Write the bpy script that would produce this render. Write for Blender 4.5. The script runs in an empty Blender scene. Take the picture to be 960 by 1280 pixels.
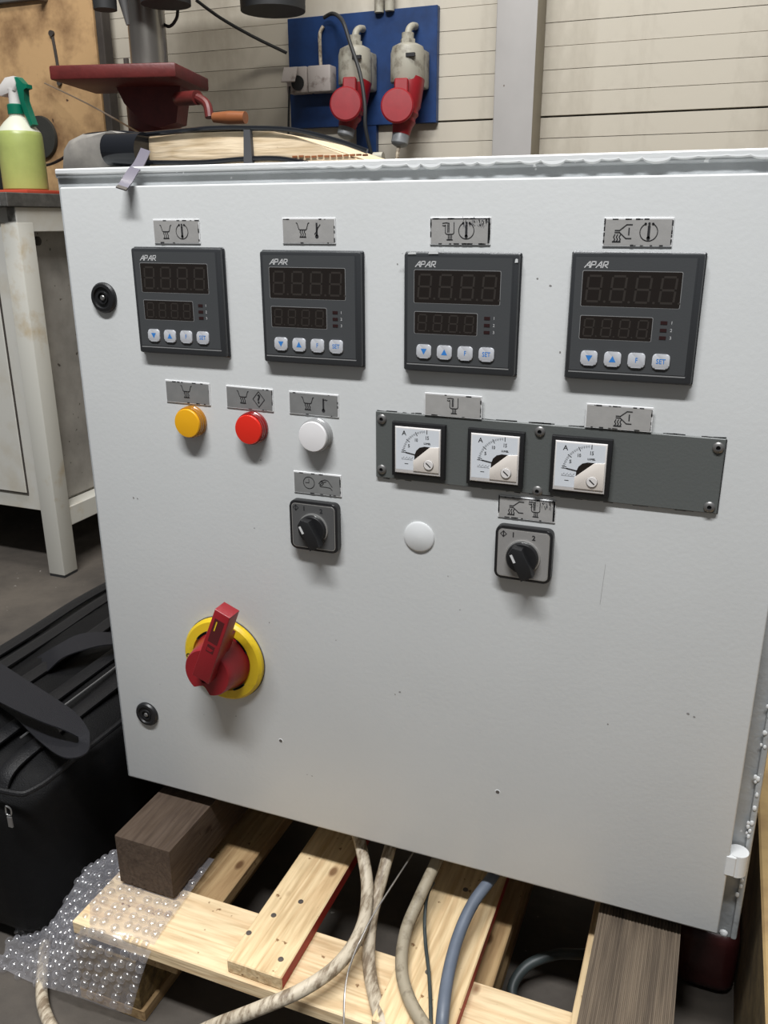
import bpy, bmesh, math, random
from mathutils import Vector, Matrix
random.seed(4)
sc = bpy.context.scene
# ------------------------------------------------------------------ camera
F = 1065.44; YAW = -0.37403; PITCH = 0.32987; ROLL = -0.0031
CAM = Vector((0.58946, -0.67862, 0.81688))
cyw, syw = math.cos(YAW), math.sin(YAW); cpt, spt = math.cos(PITCH), math.sin(PITCH)
fw = Vector((syw*cpt, cyw*cpt, -spt)); rt = Vector((cyw, -syw, 0)); up = rt.cross(fw)
c_, s_ = math.cos(ROLL), math.sin(ROLL)
rt, up = c_*rt + s_*up, -s_*rt + c_*up
cd = bpy.data.cameras.new('camera'); cam = bpy.data.objects.new('camera', cd); sc.collection.objects.link(cam)
cd.sensor_fit = 'VERTICAL'; cd.sensor_height = 24; cd.lens = F/1280*24; cd.clip_start = .02; cd.clip_end = 50
Mx = Matrix((( rt.x, up.x, -fw.x, CAM.x), (rt.y, up.y, -fw.y, CAM.y), (rt.z, up.z, -fw.z, CAM.z), (0, 0, 0, 1)))
cam.matrix_world = Mx
sc.camera = cam
# ------------------------------------------------------------------ light
sc.view_settings.view_transform = 'Standard'; sc.view_settings.look = 'None'; sc.view_settings.gamma = 1
sc.view_settings.exposure = 0.0
w = bpy.data.worlds.new('world'); sc.world = w; w.use_nodes = True
w.node_tree.nodes['Background'].inputs[0].default_value = (.93, .97, 1, 1)
w.node_tree.nodes['Background'].inputs[1].default_value = .13
def area(name, loc, target, sx, sy, power, col=(1, .97, .92)):
    l = bpy.data.lights.new(name, 'AREA'); l.shape = 'RECTANGLE'; l.size = sx; l.size_y = sy; l.energy = power; l.color = col
    o = bpy.data.objects.new(name, l); sc.collection.objects.link(o); o.location = loc
    d = Vector(target) - Vector(loc); o.rotation_euler = d.to_track_quat('-Z', 'Y').to_euler(); return o
area('overhead_light', (.35, -1.40, 3.55), (.35, -.25, .3), 1.9, .20, 160, (.98, .99, 1))
area('overhead_light', (.5, -.25, 2.9), (.5, -.25, 0), 1.6, .12, 5, (1, .96, .9))
area('overhead_light', (.0, .30, 3.2), (-.1, 1.1, 0), 2.4, .3, 46, (1, .96, .89))  # added lamp to brighten the back wall, no known fitting there
# ------------------------------------------------------------------ pixel -> point on a real plane (960x1280 frame)
def ray(px, py): return rt*((px-480)/F) + up*((640-py)/F) + fw
def atY(px, py, Y): d = ray(px, py); return CAM + d*((Y-CAM.y)/d.y)
def atZ(px, py, Z): d = ray(px, py); return CAM + d*((Z-CAM.z)/d.z)
# ------------------------------------------------------------------ materials
def mat(name, col, rough=.5, metal=0, var=0, vscale=20, stretch=(1, 1, 1), bump=0, bscale=60, spec=.5, col2=None, lo=.35, hi=.7,
        alpha=1, trans=0, specks=None, coat=0, detail=5, emit=None):
    m = bpy.data.materials.new(name); m.use_nodes = True
    nt = m.node_tree; N = nt.nodes; L = nt.links; b = N['Principled BSDF']
    b.inputs['Roughness'].default_value = rough; b.inputs['Metallic'].default_value = metal
    b.inputs['Specular IOR Level'].default_value = spec; b.inputs['Alpha'].default_value = alpha
    b.inputs['Transmission Weight'].default_value = trans; b.inputs['Coat Weight'].default_value = coat
    tc = N.new('ShaderNodeTexCoord'); mp = N.new('ShaderNodeMapping'); L.new(tc.outputs['Object'], mp.inputs[0]); mp.inputs['Scale'].default_value = stretch
    src = None
    if col2 or var:
        n = N.new('ShaderNodeTexNoise'); n.inputs['Scale'].default_value = vscale; n.inputs['Detail'].default_value = detail; n.inputs['Roughness'].default_value = .62
        L.new(mp.outputs[0], n.inputs['Vector'])
        r = N.new('ShaderNodeValToRGB'); L.new(n.outputs[0], r.inputs[0])
        r.color_ramp.elements[0].position = lo; r.color_ramp.elements[1].position = hi
        c2 = col2 or tuple(max(0, c*(1-var)) for c in col)
        r.color_ramp.elements[0].color = (*c2, 1); r.color_ramp.elements[1].color = (*col, 1)
        src = r.outputs[0]
    if specks:
        sc_, th, scol = specks
        n2 = N.new('ShaderNodeTexNoise'); n2.inputs['Scale'].default_value = sc_; n2.inputs['Detail'].default_value = 2; L.new(mp.outputs[0], n2.inputs['Vector'])
        r2 = N.new('ShaderNodeValToRGB'); L.new(n2.outputs[0], r2.inputs[0])
        r2.color_ramp.elements[0].position = th; r2.color_ramp.elements[1].position = th+.02
        mx = N.new('ShaderNodeMix'); mx.data_type = 'RGBA'; L.new(r2.outputs[0], mx.inputs[0])
        if src: L.new(src, mx.inputs[6])
        else: mx.inputs[6].default_value = (*col, 1)
        mx.inputs[7].default_value = (*scol, 1); src = mx.outputs[2]
    if src: L.new(src, b.inputs['Base Color'])
    else: b.inputs['Base Color'].default_value = (*col, 1)
    if bump:
        n3 = N.new('ShaderNodeTexNoise'); n3.inputs['Scale'].default_value = bscale; n3.inputs['Detail'].default_value = 4; L.new(mp.outputs[0], n3.inputs['Vector'])
        bp = N.new('ShaderNodeBump'); bp.inputs['Strength'].default_value = bump; bp.inputs['Distance'].default_value = .002
        L.new(n3.outputs[0], bp.inputs['Height']); L.new(bp.outputs[0], b.inputs['Normal'])
    if emit:
        b.inputs['Emission Color'].default_value = (*emit[0], 1); b.inputs['Emission Strength'].default_value = emit[1]
    return m
def wood(name, light, dark, axis='Y', scale=1, rough=.7, grain=.5, knots=True):
    """procedural wood: stretched rings along an axis, fine streaks, knots, bump"""
    m = bpy.data.materials.new(name); m.use_nodes = True
    nt = m.node_tree; N = nt.nodes; L = nt.links; b = N['Principled BSDF']; b.inputs['Roughness'].default_value = rough
    b.inputs['Specular IOR Level'].default_value = .25
    tc = N.new('ShaderNodeTexCoord'); mp = N.new('ShaderNodeMapping'); L.new(tc.outputs['Object'], mp.inputs[0])
    st = {'X': (.09, 1, 1), 'Y': (1, .09, 1), 'Z': (1, 1, .09)}[axis]; mp.inputs['Scale'].default_value = tuple(s*scale for s in st)
    n = N.new('ShaderNodeTexNoise'); n.inputs['Scale'].default_value = 22; n.inputs['Detail'].default_value = 3; n.inputs['Distortion'].default_value = .6; L.new(mp.outputs[0], n.inputs['Vector'])
    mu = N.new('ShaderNodeMath'); mu.operation = 'MULTIPLY'; mu.inputs[1].default_value = 9; L.new(n.outputs[0], mu.inputs[0])
    fr = N.new('ShaderNodeMath'); fr.operation = 'PINGPONG'; fr.inputs[1].default_value = .5; L.new(mu.outputs[0], fr.inputs[0])
    r = N.new('ShaderNodeValToRGB'); L.new(fr.outputs[0], r.inputs[0])
    r.color_ramp.elements[0].position = 0; r.color_ramp.elements[1].position = .35
    mid = tuple(d*grain + l*(1-grain) for d, l in zip(dark, light))
    r.color_ramp.elements[0].color = (*mid, 1); r.color_ramp.elements[1].color = (*light, 1)
    f2 = N.new('ShaderNodeTexNoise'); f2.inputs['Scale'].default_value = 230; f2.inputs['Detail'].default_value = 3; L.new(mp.outputs[0], f2.inputs['Vector'])
    r2 = N.new('ShaderNodeValToRGB'); L.new(f2.outputs[0], r2.inputs[0]); r2.color_ramp.elements[0].position = .3; r2.color_ramp.elements[1].position = .62
    r2.color_ramp.elements[0].color = (.62, .57, .5, 1); r2.color_ramp.elements[1].color = (1, 1, 1, 1)
    mx = N.new('ShaderNodeMix'); mx.data_type = 'RGBA'; mx.blend_type = 'MULTIPLY'; mx.inputs[0].default_value = .65
    L.new(r.outputs[0], mx.inputs[6]); L.new(r2.outputs[0], mx.inputs[7]); out = mx.outputs[2]
    if knots:
        mp2 = N.new('ShaderNodeMapping'); L.new(tc.outputs['Object'], mp2.inputs[0]); mp2.inputs['Scale'].default_value = (1, .6, 1)
        v = N.new('ShaderNodeTexVoronoi'); v.inputs['Scale'].default_value = 24; L.new(mp2.outputs[0], v.inputs['Vector'])
        r3 = N.new('ShaderNodeValToRGB'); L.new(v.outputs['Distance'], r3.inputs[0])
        r3.color_ramp.elements[0].position = .07; r3.color_ramp.elements[1].position = .14
        r3.color_ramp.elements[0].color = (.24, .14, .09, 1); r3.color_ramp.elements[1].color = (1, 1, 1, 1)
        m2 = N.new('ShaderNodeMix'); m2.data_type = 'RGBA'; m2.blend_type = 'MULTIPLY'; m2.inputs[0].default_value = .8
        L.new(out, m2.inputs[6]); L.new(r3.outputs[0], m2.inputs[7]); out = m2.outputs[2]
    n5 = N.new('ShaderNodeTexNoise'); n5.inputs['Scale'].default_value = 95; n5.inputs['Detail'].default_value = 3; L.new(tc.outputs['Object'], n5.inputs['Vector'])
    r5 = N.new('ShaderNodeValToRGB'); L.new(n5.outputs[0], r5.inputs[0]); r5.color_ramp.elements[0].position = .69; r5.color_ramp.elements[1].position = .74
    r5.color_ramp.elements[0].color = (1, 1, 1, 1); r5.color_ramp.elements[1].color = (.28, .18, .12, 1)
    m5 = N.new('ShaderNodeMix'); m5.data_type = 'RGBA'; m5.blend_type = 'MULTIPLY'; m5.inputs[0].default_value = .9
    L.new(out, m5.inputs[6]); L.new(r5.outputs[0], m5.inputs[7]); out = m5.outputs[2]
    L.new(out, b.inputs['Base Color'])
    bp = N.new('ShaderNodeBump'); bp.inputs['Strength'].default_value = .5; bp.inputs['Distance'].default_value = .0015
    L.new(f2.outputs[0], bp.inputs['Height']); L.new(bp.outputs[0], b.inputs['Normal'])
    return m
M = {}
M['door'] = mat('door_paint', (.63, .64, .635), .33, var=.05, vscale=4, bump=.06, bscale=260, specks=(95, .795, (.42, .42, .41)))
M['body'] = mat('cabinet_grey_paint', (.47, .49, .50), .38, var=.25, vscale=14, bump=.25, bscale=160, specks=(120, .72, (.7, .71, .71)))
M['slot'] = mat('dark_red_recess', (.085, .008, .010), .5)
M['drip'] = mat('white_paint_drip', (.66, .67, .67), .25, bump=.1, bscale=120)
M['dirt'] = mat('dark_grime', (.09, .08, .07), .8)
M['chip'] = mat('chipped_paint', (.25, .24, .23), .7)
M['bezel'] = mat('controller_plastic', (.035, .037, .04), .32, bump=.05, bscale=700)
M['panelp'] = mat('controller_front', (.062, .065, .068), .42, bump=.05, bscale=900)
M['lineg'] = mat('grey_outline', (.26, .26, .26), .5)
M['window'] = mat('display_window', (.016, .012, .010), .18)
M['segment'] = mat('unlit_segment', (.034, .028, .024), .4)
M['ledoff'] = mat('unlit_led', (.028, .010, .010), .3)
M['printw'] = mat('white_print', (.62, .62, .62), .5)
M['button'] = mat('button_grey', (.55, .56, .59), .28)
M['blue'] = mat('blue_print', (.04, .22, .62), .4)
M['plate'] = mat('engraved_plate', (.40, .39, .375), .38, metal=0, var=.12, vscale=60, bump=.05, bscale=300)
M['platedark'] = mat('grey_plate', (.235, .235, .23), .42, metal=0, var=.15, vscale=60)
M['plateedge'] = mat('plate_edge', (.80, .80, .80), .3)
M['print'] = mat('black_print', (.02, .02, .022), .6)
M['smudge'] = mat('plate_smudge', (.15, .15, .16), .6)
M['yellamp'] = mat('yellow_lens', (.85, .42, .01), .3, coat=.3)
M['yelrim'] = mat('yellow_lens_rim', (.38, .16, .008), .2, coat=.4)
M['redlamp'] = mat('red_lens', (.75, .025, .012), .3, coat=.3)
M['redrim'] = mat('red_lens_rim', (.22, .008, .008), .2, coat=.4)
M['whlamp'] = mat('white_lens', (.82, .80, .80), .3, coat=.3)
M['whrim'] = mat('white_lens_rim', (.30, .30, .30), .2, coat=.4)
M['greyp'] = mat('grey_instrument_panel', (.105, .112, .108), .42, bump=.08, bscale=400)
M['rivet'] = mat('rivet_steel', (.22, .215, .21), .35, metal=.6)
M['black'] = mat('black_plastic', (.013, .013, .014), .38, bump=.05, bscale=300)
M['dial'] = mat('dial_face', (.68, .71, .75), .4)
M['cream'] = mat('cream_cover', (.76, .70, .64), .32)
M['frost'] = mat('frosted_cover', (.74, .71, .69), .35, var=.06, vscale=80)
M['swplate'] = mat('switch_plate', (.30, .29, .28), .36, metal=.1, bump=.04, bscale=600)
M['swdark'] = mat('switch_plate_dark', (.105, .105, .105), .36, metal=.1, bump=.04, bscale=600)
M['chrome'] = mat('bright_ring', (.72, .71, .69), .2, metal=.8)
M['yellow'] = mat('yellow_ring', (.74, .52, .02), .38, var=.3, vscale=40, lo=.3, hi=.45)
M['red'] = mat('red_handle', (.27, .012, .018), .34, bump=.05, bscale=300)
M['redhi'] = mat('red_socket_plastic', (.29, .010, .016), .42, var=.15, vscale=60)
M['cap'] = mat('white_cap', (.70, .71, .71), .35)
M['paintw'] = mat('bench_paint', (.52, .51, .47), .5, var=.22, vscale=7, col2=(.44, .40, .32), lo=.3, hi=.55, bump=.05)
M['paintdirty'] = mat('bench_panel_dirty', (.33, .31, .28), .6, var=.4, vscale=9, specks=(60, .70, (.06, .05, .04)))
M['legp'] = mat('bench_leg_paint', (.55, .54, .49), .45, var=.2, vscale=9, col2=(.42, .33, .20), lo=.25, hi=.42)
M['ruststeel'] = mat('dark_steel', (.13, .125, .115), .55, metal=.3, var=.5, vscale=40)
M['steel'] = mat('column_steel', (.62, .59, .53), .34, metal=.7, var=.35, vscale=12, stretch=(1, 1, .1), bump=.1)
M['maroon'] = mat('red_cast_iron', (.135, .018, .016), .45, var=.3, vscale=30, bump=.2, bscale=120)
M['orangewood'] = mat('varnished_grip', (.30, .105, .04), .35, var=.2, vscale=30, stretch=(.1, 1, 1))
M['ply'] = mat('stained_plywood', (.52, .33, .16), .65, col2=(.20, .11, .05), vscale=7, lo=.34, hi=.58, specks=(26, .73, (.07, .035, .02)), bump=.2)
M['rust'] = mat('rusty_edge', (.055, .045, .038), .8, var=.4)
M['plank'] = mat('painted_plank', (.50, .46, .385), .55, col2=(.28, .245, .19), vscale=4, stretch=(1, 1, .45), lo=.27, hi=.52, bump=.15, bscale=50, specks=(42, .76, (.12, .095, .07)), detail=7)
M['groove'] = mat('groove_dark', (.10, .09, .075), .8)
M['pillar'] = mat('pillar_paint', (.42, .405, .395), .5, var=.1, vscale=6, specks=(60, .76, (.15, .12, .1)))
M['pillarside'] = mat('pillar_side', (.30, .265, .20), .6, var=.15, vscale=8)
M['bluebd'] = mat('blue_board', (.010, .043, .155), .45, var=.45, vscale=14, bump=.1)
M['sockgrey'] = mat('socket_grey', (.36, .34, .28), .5, col2=(.15, .13, .10), vscale=32, lo=.33, hi=.52, bump=.1)
M['outlet'] = mat('outlet_grey', (.50, .45, .42), .5, col2=(.25, .20, .18), vscale=40, lo=.3, hi=.45)
M['gland'] = mat('gland_grey', (.26, .27, .28), .4, var=.3, vscale=60)
M['rubber'] = mat('black_rubber', (.02, .021, .022), .6)
M['floor'] = mat('dark_concrete', (.100, .085, .070), .75, col2=(.050, .043, .037), vscale=5, lo=.35, hi=.65, bump=.4, bscale=70, specks=(75, .74, (.24, .22, .2)), detail=8)
M['fabric'] = mat('black_nylon', (.004, .004, .0045), .6, spec=.2, bump=.5, bscale=900, var=.3, vscale=12)
M['fabric2'] = mat('black_nylon_sheen', (.007, .007, .008), .5, spec=.3, bump=.4, bscale=700)
M['web'] = mat('webbing', (.010, .010, .013), .6, spec=.3, bump=.6, bscale=1200)
M['zip'] = mat('zip_metal', (.35, .35, .35), .3, metal=.8)
M['cableb'] = mat('beige_cable', (.55, .48, .37), .55, col2=(.20, .15, .10), vscale=170, lo=.38, hi=.56, bump=.3, stretch=(1, .22, .5), bscale=150)
M['cablec'] = mat('dirty_beige_cable', (.32, .275, .20), .55, col2=(.14, .11, .07), vscale=45, lo=.35, hi=.5, bump=.3, bscale=150)
M['cableg'] = mat('blue_grey_cable', (.13, .155, .20), .45, var=.25, vscale=30)
M['cabled'] = mat('dark_grey_cable', (.035, .045, .045), .5)
M['wire'] = mat('thin_steel_wire', (.35, .33, .31), .35, metal=.7)
M['film'] = mat('bubble_film', (.80, .82, .90), .10, alpha=.20, spec=.8)
M['bubble'] = mat('bubble_skin', (.85, .87, .95), .16, alpha=.20, spec=1, coat=1)
M['liquid'] = mat('green_liquid', (.36, .42, .13), .35, var=.12, vscale=30, lo=.3, hi=.6)
M['bottlep'] = mat('bottle_plastic', (.62, .63, .52), .35)
M['green'] = mat('green_trigger', (.0, .13, .075), .35)
M['whitep'] = mat('white_plastic', (.62, .60, .58), .35)
M['redtray'] = mat('red_tray', (.45, .06, .03), .45)
M['disc'] = mat('dark_disc', (.035, .035, .03), .6, var=.3)
M['dusty'] = mat('dusty_grey_plastic', (.30, .28, .25), .45, col2=(.16, .15, .14), vscale=18, lo=.35, hi=.6, bump=.2)
M['gloss'] = mat('gloss_black', (.01, .011, .014), .12)
M['strap'] = mat('lavender_grey_strap', (.15, .14, .175), .35)
M['strapb'] = mat('dark_strap', (.07, .07, .075), .6)
M['chipwood'] = mat('chipboard', (.24, .16, .06), .8, col2=(.09, .055, .02), vscale=90, lo=.35, hi=.6, bump=.8, bscale=120)
M['leather'] = mat('maroon_leather', (.075, .018, .018), .35, var=.4, vscale=20, bump=.3, bscale=60)
M['redpaint'] = mat('red_edge_paint', (.40, .025, .015), .6, var=.4, vscale=30)
M['nail'] = mat('nail_steel', (.14, .12, .11), .5, metal=.6)
M['pine'] = wood('pale_pine', (.78, .60, .36), (.50, .30, .14), 'Y')
M['pinex'] = wood('pale_pine_across', (.80, .63, .40), (.55, .35, .18), 'X')
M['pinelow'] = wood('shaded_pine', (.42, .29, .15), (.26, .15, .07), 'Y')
M['beam'] = wood('dark_old_timber', (.082, .058, .042), (.05, .034, .025), 'Y', 1.3, .8, .6)
M['beamr'] = mat('grey_brown_timber', (.155, .118, .082), .8, col2=(.05, .036, .025), vscale=150, stretch=(1, .035, 1), lo=.3, hi=.62, bump=.6, bscale=200)
M['casewood'] = wood('planed_pale_wood', (.74, .60, .42), (.50, .36, .20), 'X', 1.5, .6, .5, knots=False)
M['slabwood'] = mat('worn_board', (.42, .29, .13), .75, col2=(.24, .15, .07), vscale=14, lo=.3, hi=.6, bump=.4, specks=(30, .72, (.07, .04, .02)))
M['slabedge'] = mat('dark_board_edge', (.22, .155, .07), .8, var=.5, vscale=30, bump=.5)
def film_shader(m, lo, hi, pw, gl, rough):
    nt = m.node_tree; N = nt.nodes; L = nt.links; out = N['Material Output']; N.remove(N['Principled BSDF'])
    lw = N.new('ShaderNodeLayerWeight'); lw.inputs[0].default_value = .5
    p = N.new('ShaderNodeMath'); p.operation = 'POWER'; p.inputs[1].default_value = pw; L.new(lw.outputs['Facing'], p.inputs[0])
    r = N.new('ShaderNodeMapRange'); r.inputs['To Min'].default_value = lo; r.inputs['To Max'].default_value = hi; L.new(p.outputs[0], r.inputs['Value'])
    tr = N.new('ShaderNodeBsdfTransparent'); gs = N.new('ShaderNodeBsdfGlossy'); gs.inputs['Roughness'].default_value = rough; gs.inputs['Color'].default_value = (1, 1, 1, 1)
    df = N.new('ShaderNodeBsdfDiffuse'); df.inputs['Color'].default_value = (.62, .61, .66, 1)
    m1 = N.new('ShaderNodeMixShader'); m1.inputs[0].default_value = gl; L.new(tr.outputs[0], m1.inputs[1]); L.new(gs.outputs[0], m1.inputs[2])
    m2 = N.new('ShaderNodeMixShader'); L.new(r.outputs[0], m2.inputs[0]); L.new(m1.outputs[0], m2.inputs[1]); L.new(df.outputs[0], m2.inputs[2]); L.new(m2.outputs[0], out.inputs[0])
film_shader(M['bubble'], .05, .35, 2.4, .20, .16); film_shader(M['film'], .15, .40, 3, .10, .22)
# ------------------------------------------------------------------ mesh building
OR = {}
BOLD = [1]
class MB:
    def __init__(s, *mats): s.bm = bmesh.new(); s.mats = [M[m] if isinstance(m, str) else m for m in mats]
    def _t(s, geom, T, mat):
        vs = [g for g in geom if isinstance(g, bmesh.types.BMVert)]
        if T is not None: bmesh.ops.transform(s.bm, matrix=T, verts=vs)
        for v in vs:
            for f in v.link_faces: f.material_index = mat
    def box(s, a, b, bev=0, seg=1, mat=0, T=None):
        a, b = Vector(a), Vector(b); c = (a+b)/2; d = b-a
        g = bmesh.ops.create_cube(s.bm, size=1)['verts']
        bmesh.ops.transform(s.bm, matrix=Matrix.Translation(c) @ Matrix.Diagonal((abs(d.x), abs(d.y), abs(d.z), 1)), verts=g)
        if bev:
            es = list({e for v in g for e in v.link_edges})
            r = bmesh.ops.bevel(s.bm, geom=es, offset=bev, segments=seg, affect='EDGES', profile=.5)
            g = list({v for f in r['faces'] for v in f.verts} | {v for v in g if v.is_valid})
        s._t(g, T, mat); return s
    def lathe(s, prof, T=None, n=32, mat=0, cap=True, mats=None):
        """prof = [(r,h)...]; axis = local -Y (out of the door) unless T given; h is distance out"""
        rings = []
        for r, h in prof: rings.append([s.bm.verts.new((r*math.cos(2*math.pi*i/n), -h, r*math.sin(2*math.pi*i/n))) for i in range(n)])
        fs = []
        for k in range(len(rings)-1):
            a, b = rings[k], rings[k+1]
            for i in range(n):
                f = s.bm.faces.new((a[i], a[(i+1) % n], b[(i+1) % n], b[i])); f.material_index = mats[k] if mats else mat; fs.append(f)
        if cap:
            for R, mi in ((rings[0], 0), (rings[-1], -1)):
                f = s.bm.faces.new(R); f.material_index = (mats[mi] if mats else mat)
        vs = [v for R in rings for v in R]
        if T is not None: bmesh.ops.transform(s.bm, matrix=T, verts=vs)
        return s
    def cyl(s, p0, p1, r0, r1=None, n=20, mat=0):
        p0, p1 = Vector(p0), Vector(p1); r1 = r0 if r1 is None else r1; d = p1-p0
        T = Matrix.Translation(p0) @ d.to_track_quat('-Y', 'Z').to_matrix().to_4x4()
        return s.lathe([(r0, 0), (r1, d.length)], T, n, mat)
    def tube(s, pts, r, n=10, mat=0, sub=6, flat=None, side=None):
        pts = [Vector(p) for p in pts]; P = spline(pts, sub); rings = []; prev = None
        for i, p in enumerate(P):
            t = (P[min(i+1, len(P)-1)] - P[max(i-1, 0)]).normalized()
            if side is not None: u = Vector(side); u = (u - t*u.dot(t)).normalized()
            elif prev is None: u = t.orthogonal().normalized()
            else: u = (prev - t*prev.dot(t)).normalized()
            prev = u; v = t.cross(u); ra, rb = (r, r) if flat is None else flat
            rings.append([s.bm.verts.new(p + u*ra*math.cos(2*math.pi*k/n + (math.pi/n if flat else 0)) + v*rb*math.sin(2*math.pi*k/n + (math.pi/n if flat else 0))) for k in range(n)])
        for a, b in zip(rings, rings[1:]):
            for k in range(n): s.bm.faces.new((a[k], a[(k+1) % n], b[(k+1) % n], b[k])).material_index = mat
        s.bm.faces.new(rings[0][::-1]).material_index = mat; s.bm.faces.new(rings[-1]).material_index = mat
        return s
    def prism(s, poly, y0, y1, mat=0, T=None, bev=0):
        """poly in (x,z); extruded from y0 (back) to y1 (front)"""
        a = [s.bm.verts.new((x, y0, z)) for x, z in poly]; b = [s.bm.verts.new((x, y1, z)) for x, z in poly]; n = len(poly)
        fs = [s.bm.faces.new(a), s.bm.faces.new(b[::-1])] + [s.bm.faces.new((a[i], b[i], b[(i+1) % n], a[(i+1) % n])) for i in range(n)]
        for f in fs: f.material_index = mat
        vs = a+b
        if bev:
            r = bmesh.ops.bevel(s.bm, geom=list(fs[1].edges), offset=bev, segments=2, affect='EDGES', profile=.5)
            for f in r['faces']: f.material_index = mat
            vs = list({v for f in fs if f.is_valid for v in f.verts} | {v for f in r['faces'] for v in f.verts})
        if T is not None: bmesh.ops.transform(s.bm, matrix=T, verts=vs)
        return s
    def stroke(s, pts, w, y, mat=0, closed=False):
        """thin printed line in the (x,z) plane at depth y"""
        pts = [Vector((p[0], p[1])) for p in pts]
        if closed: pts = pts + [pts[0]]
        for a, b in zip(pts, pts[1:]):
            d = b-a
            if d.length < 1e-7: continue
            d.normalize(); n = Vector((-d.y, d.x))*w*BOLD[0]/2; e = d*w*.35; q = [a-e-n, b+e-n, b+e+n, a-e+n]
            s.bm.faces.new([s.bm.verts.new((v.x, y, v.y)) for v in q]).material_index = mat
        return s
    def disk(s, x, z, r, y, mat=0, n=14):
        s.bm.faces.new([s.bm.verts.new((x+r*math.cos(2*math.pi*i/n), y, z+r*math.sin(2*math.pi*i/n))) for i in range(n)]).material_index = mat; return s
    def poly(s, pts, y, mat=0):
        s.bm.faces.new([s.bm.verts.new((p[0], y, p[1])) for p in pts]).material_index = mat; return s
    def text(s, t, size, x, z, y, mat=0, align='CENTER', bold=0, sx=1):
        c = bpy.data.curves.new('t', 'FONT'); c.body = t; c.size = size; c.align_x = align; c.align_y = 'CENTER'; c.resolution_u = 2; c.offset = bold
        o = bpy.data.objects.new('t', c); sc.collection.objects.link(o); dg = bpy.context.evaluated_depsgraph_get(); me = bpy.data.meshes.new_from_object(o.evaluated_get(dg))
        vs = [s.bm.verts.new((x+v.co.x*sx, y, z+v.co.y)) for v in me.vertices]
        for p in me.polygons:
            try: s.bm.faces.new([vs[i] for i in p.vertices]).material_index = mat
            except ValueError: pass
        bpy.data.objects.remove(o); bpy.data.curves.remove(c); bpy.data.meshes.remove(me); return s
    def build(s, name, parent=None, origin=None, angle=35, keep=False):
        """vertices are in world coordinates unless keep (then already local to origin)"""
        bmesh.ops.recalc_face_normals(s.bm, faces=[f for f in s.bm.faces])
        if origin is None: origin = OR[parent] if parent else Vector((0, 0, 0))
        origin = Vector(origin)
        if not keep: bmesh.ops.translate(s.bm, verts=s.bm.verts, vec=-origin)
        me = bpy.data.meshes.new(name); s.bm.to_mesh(me); s.bm.free()
        for m in s.mats: me.materials.append(m)
        me.polygons.foreach_set('use_smooth', [True]*len(me.polygons)); me.set_sharp_from_angle(angle=math.radians(angle))
        o = bpy.data.objects.new(name, me); sc.collection.objects.link(o); o.parent = parent
        o.location = origin - (OR[parent] if parent else Vector((0, 0, 0))); OR[o] = origin
        return o
def spline(P, sub):
    if len(P) < 3 or sub < 2: return P
    out = []
    for i in range(len(P)-1):
        a, b, c, d = P[max(i-1, 0)], P[i], P[i+1], P[min(i+2, len(P)-1)]
        for k in range(sub):
            t = k/sub; out.append(.5*((2*b)+(c-a)*t+(2*a-5*b+4*c-d)*t*t+(3*b-a-3*c+d)*t**3))
    out.append(P[-1]); return out
def thing(name, label, cat, loc, group=None):
    o = bpy.data.objects.new(name, None); sc.collection.objects.link(o); o.location = loc; OR[o] = Vector(loc); o.empty_display_size = .02
    tag(o, label, cat, group); return o
def tag(o, label=None, cat=None, group=None, kind=None):
    if label: o['label'] = label
    if cat: o['category'] = cat
    if group: o['group'] = group
    if kind: o['kind'] = kind
    return o
def copy_tree(o, origin, parent):
    c = o.copy(); sc.collection.objects.link(c); c.parent = parent; OR[c] = Vector(origin); c.location = Vector(origin)-OR[parent]
    for ch in [k for k in bpy.data.objects if k.parent == o]:
        d = ch.copy(); sc.collection.objects.link(d); d.parent = c
    return c
def Tr(x, y, z): return Matrix.Translation((x, y, z))
def Rz(a): return Matrix.Rotation(math.radians(a), 4, 'Z')
def Ry(a): return Matrix.Rotation(math.radians(a), 4, 'Y')
def Rx(a): return Matrix.Rotation(math.radians(a), 4, 'X')
def rrect(x0, x1, z0, z1, r, n=5):
    out = []
    for cx, cz, a0 in ((x1-r, z1-r, 0), (x0+r, z1-r, 90), (x0+r, z0+r, 180), (x1-r, z0+r, 270)):
        for k in range(n+1): a = math.radians(a0+90*k/n); out.append((cx+r*math.cos(a), cz+r*math.sin(a)))
    return out
def arc(cx, cz, r, a0, a1, n=16): return [(cx+r*math.cos(math.radians(a0+(a1-a0)*i/n)), cz+r*math.sin(math.radians(a0+(a1-a0)*i/n))) for i in range(n+1)]
def jitter_edges(mb, amt, n=1):
    for v in mb.bm.verts: v.co += Vector([random.uniform(-amt, amt) for _ in range(3)])
# ================================================================== SETTING
WY = 1.6
mb = MB('floor'); mb.box((-3.5, -2.5, -.05), (3.5, 1.7, 0)); f_ = mb.build('floor'); tag(f_, kind='structure')
mb = MB('groove'); mb.box((-3.5, WY+.022, 0), (3.5, WY+.12, 2.6)); wall = mb.build('wall_back'); tag(wall, kind='structure')
# painted boards of the wall, pitch follows the joints seen in the photograph
pitch = .0505; zj = 1.057
proto = None
for k in range(-21, 16):
    z0 = zj + k*pitch + .0006; gap = .0035 if k == -1 else .0012
    for x0 in (-3.438, .063):
        if proto is None:
            mb = MB('plank'); mb.box((0, 0, 0), (3.50, .022, pitch-.0009), bev=.0005); proto = mb.build('plank', wall, origin=(x0, WY, z0), keep=True)
        else:
            c = proto.copy(); sc.collection.objects.link(c); c.parent = wall; c.location = Vector((x0, WY, z0))
            if k == -1: c.scale.z = .93
            else: c.location.y += random.uniform(0, .0012)
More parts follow.
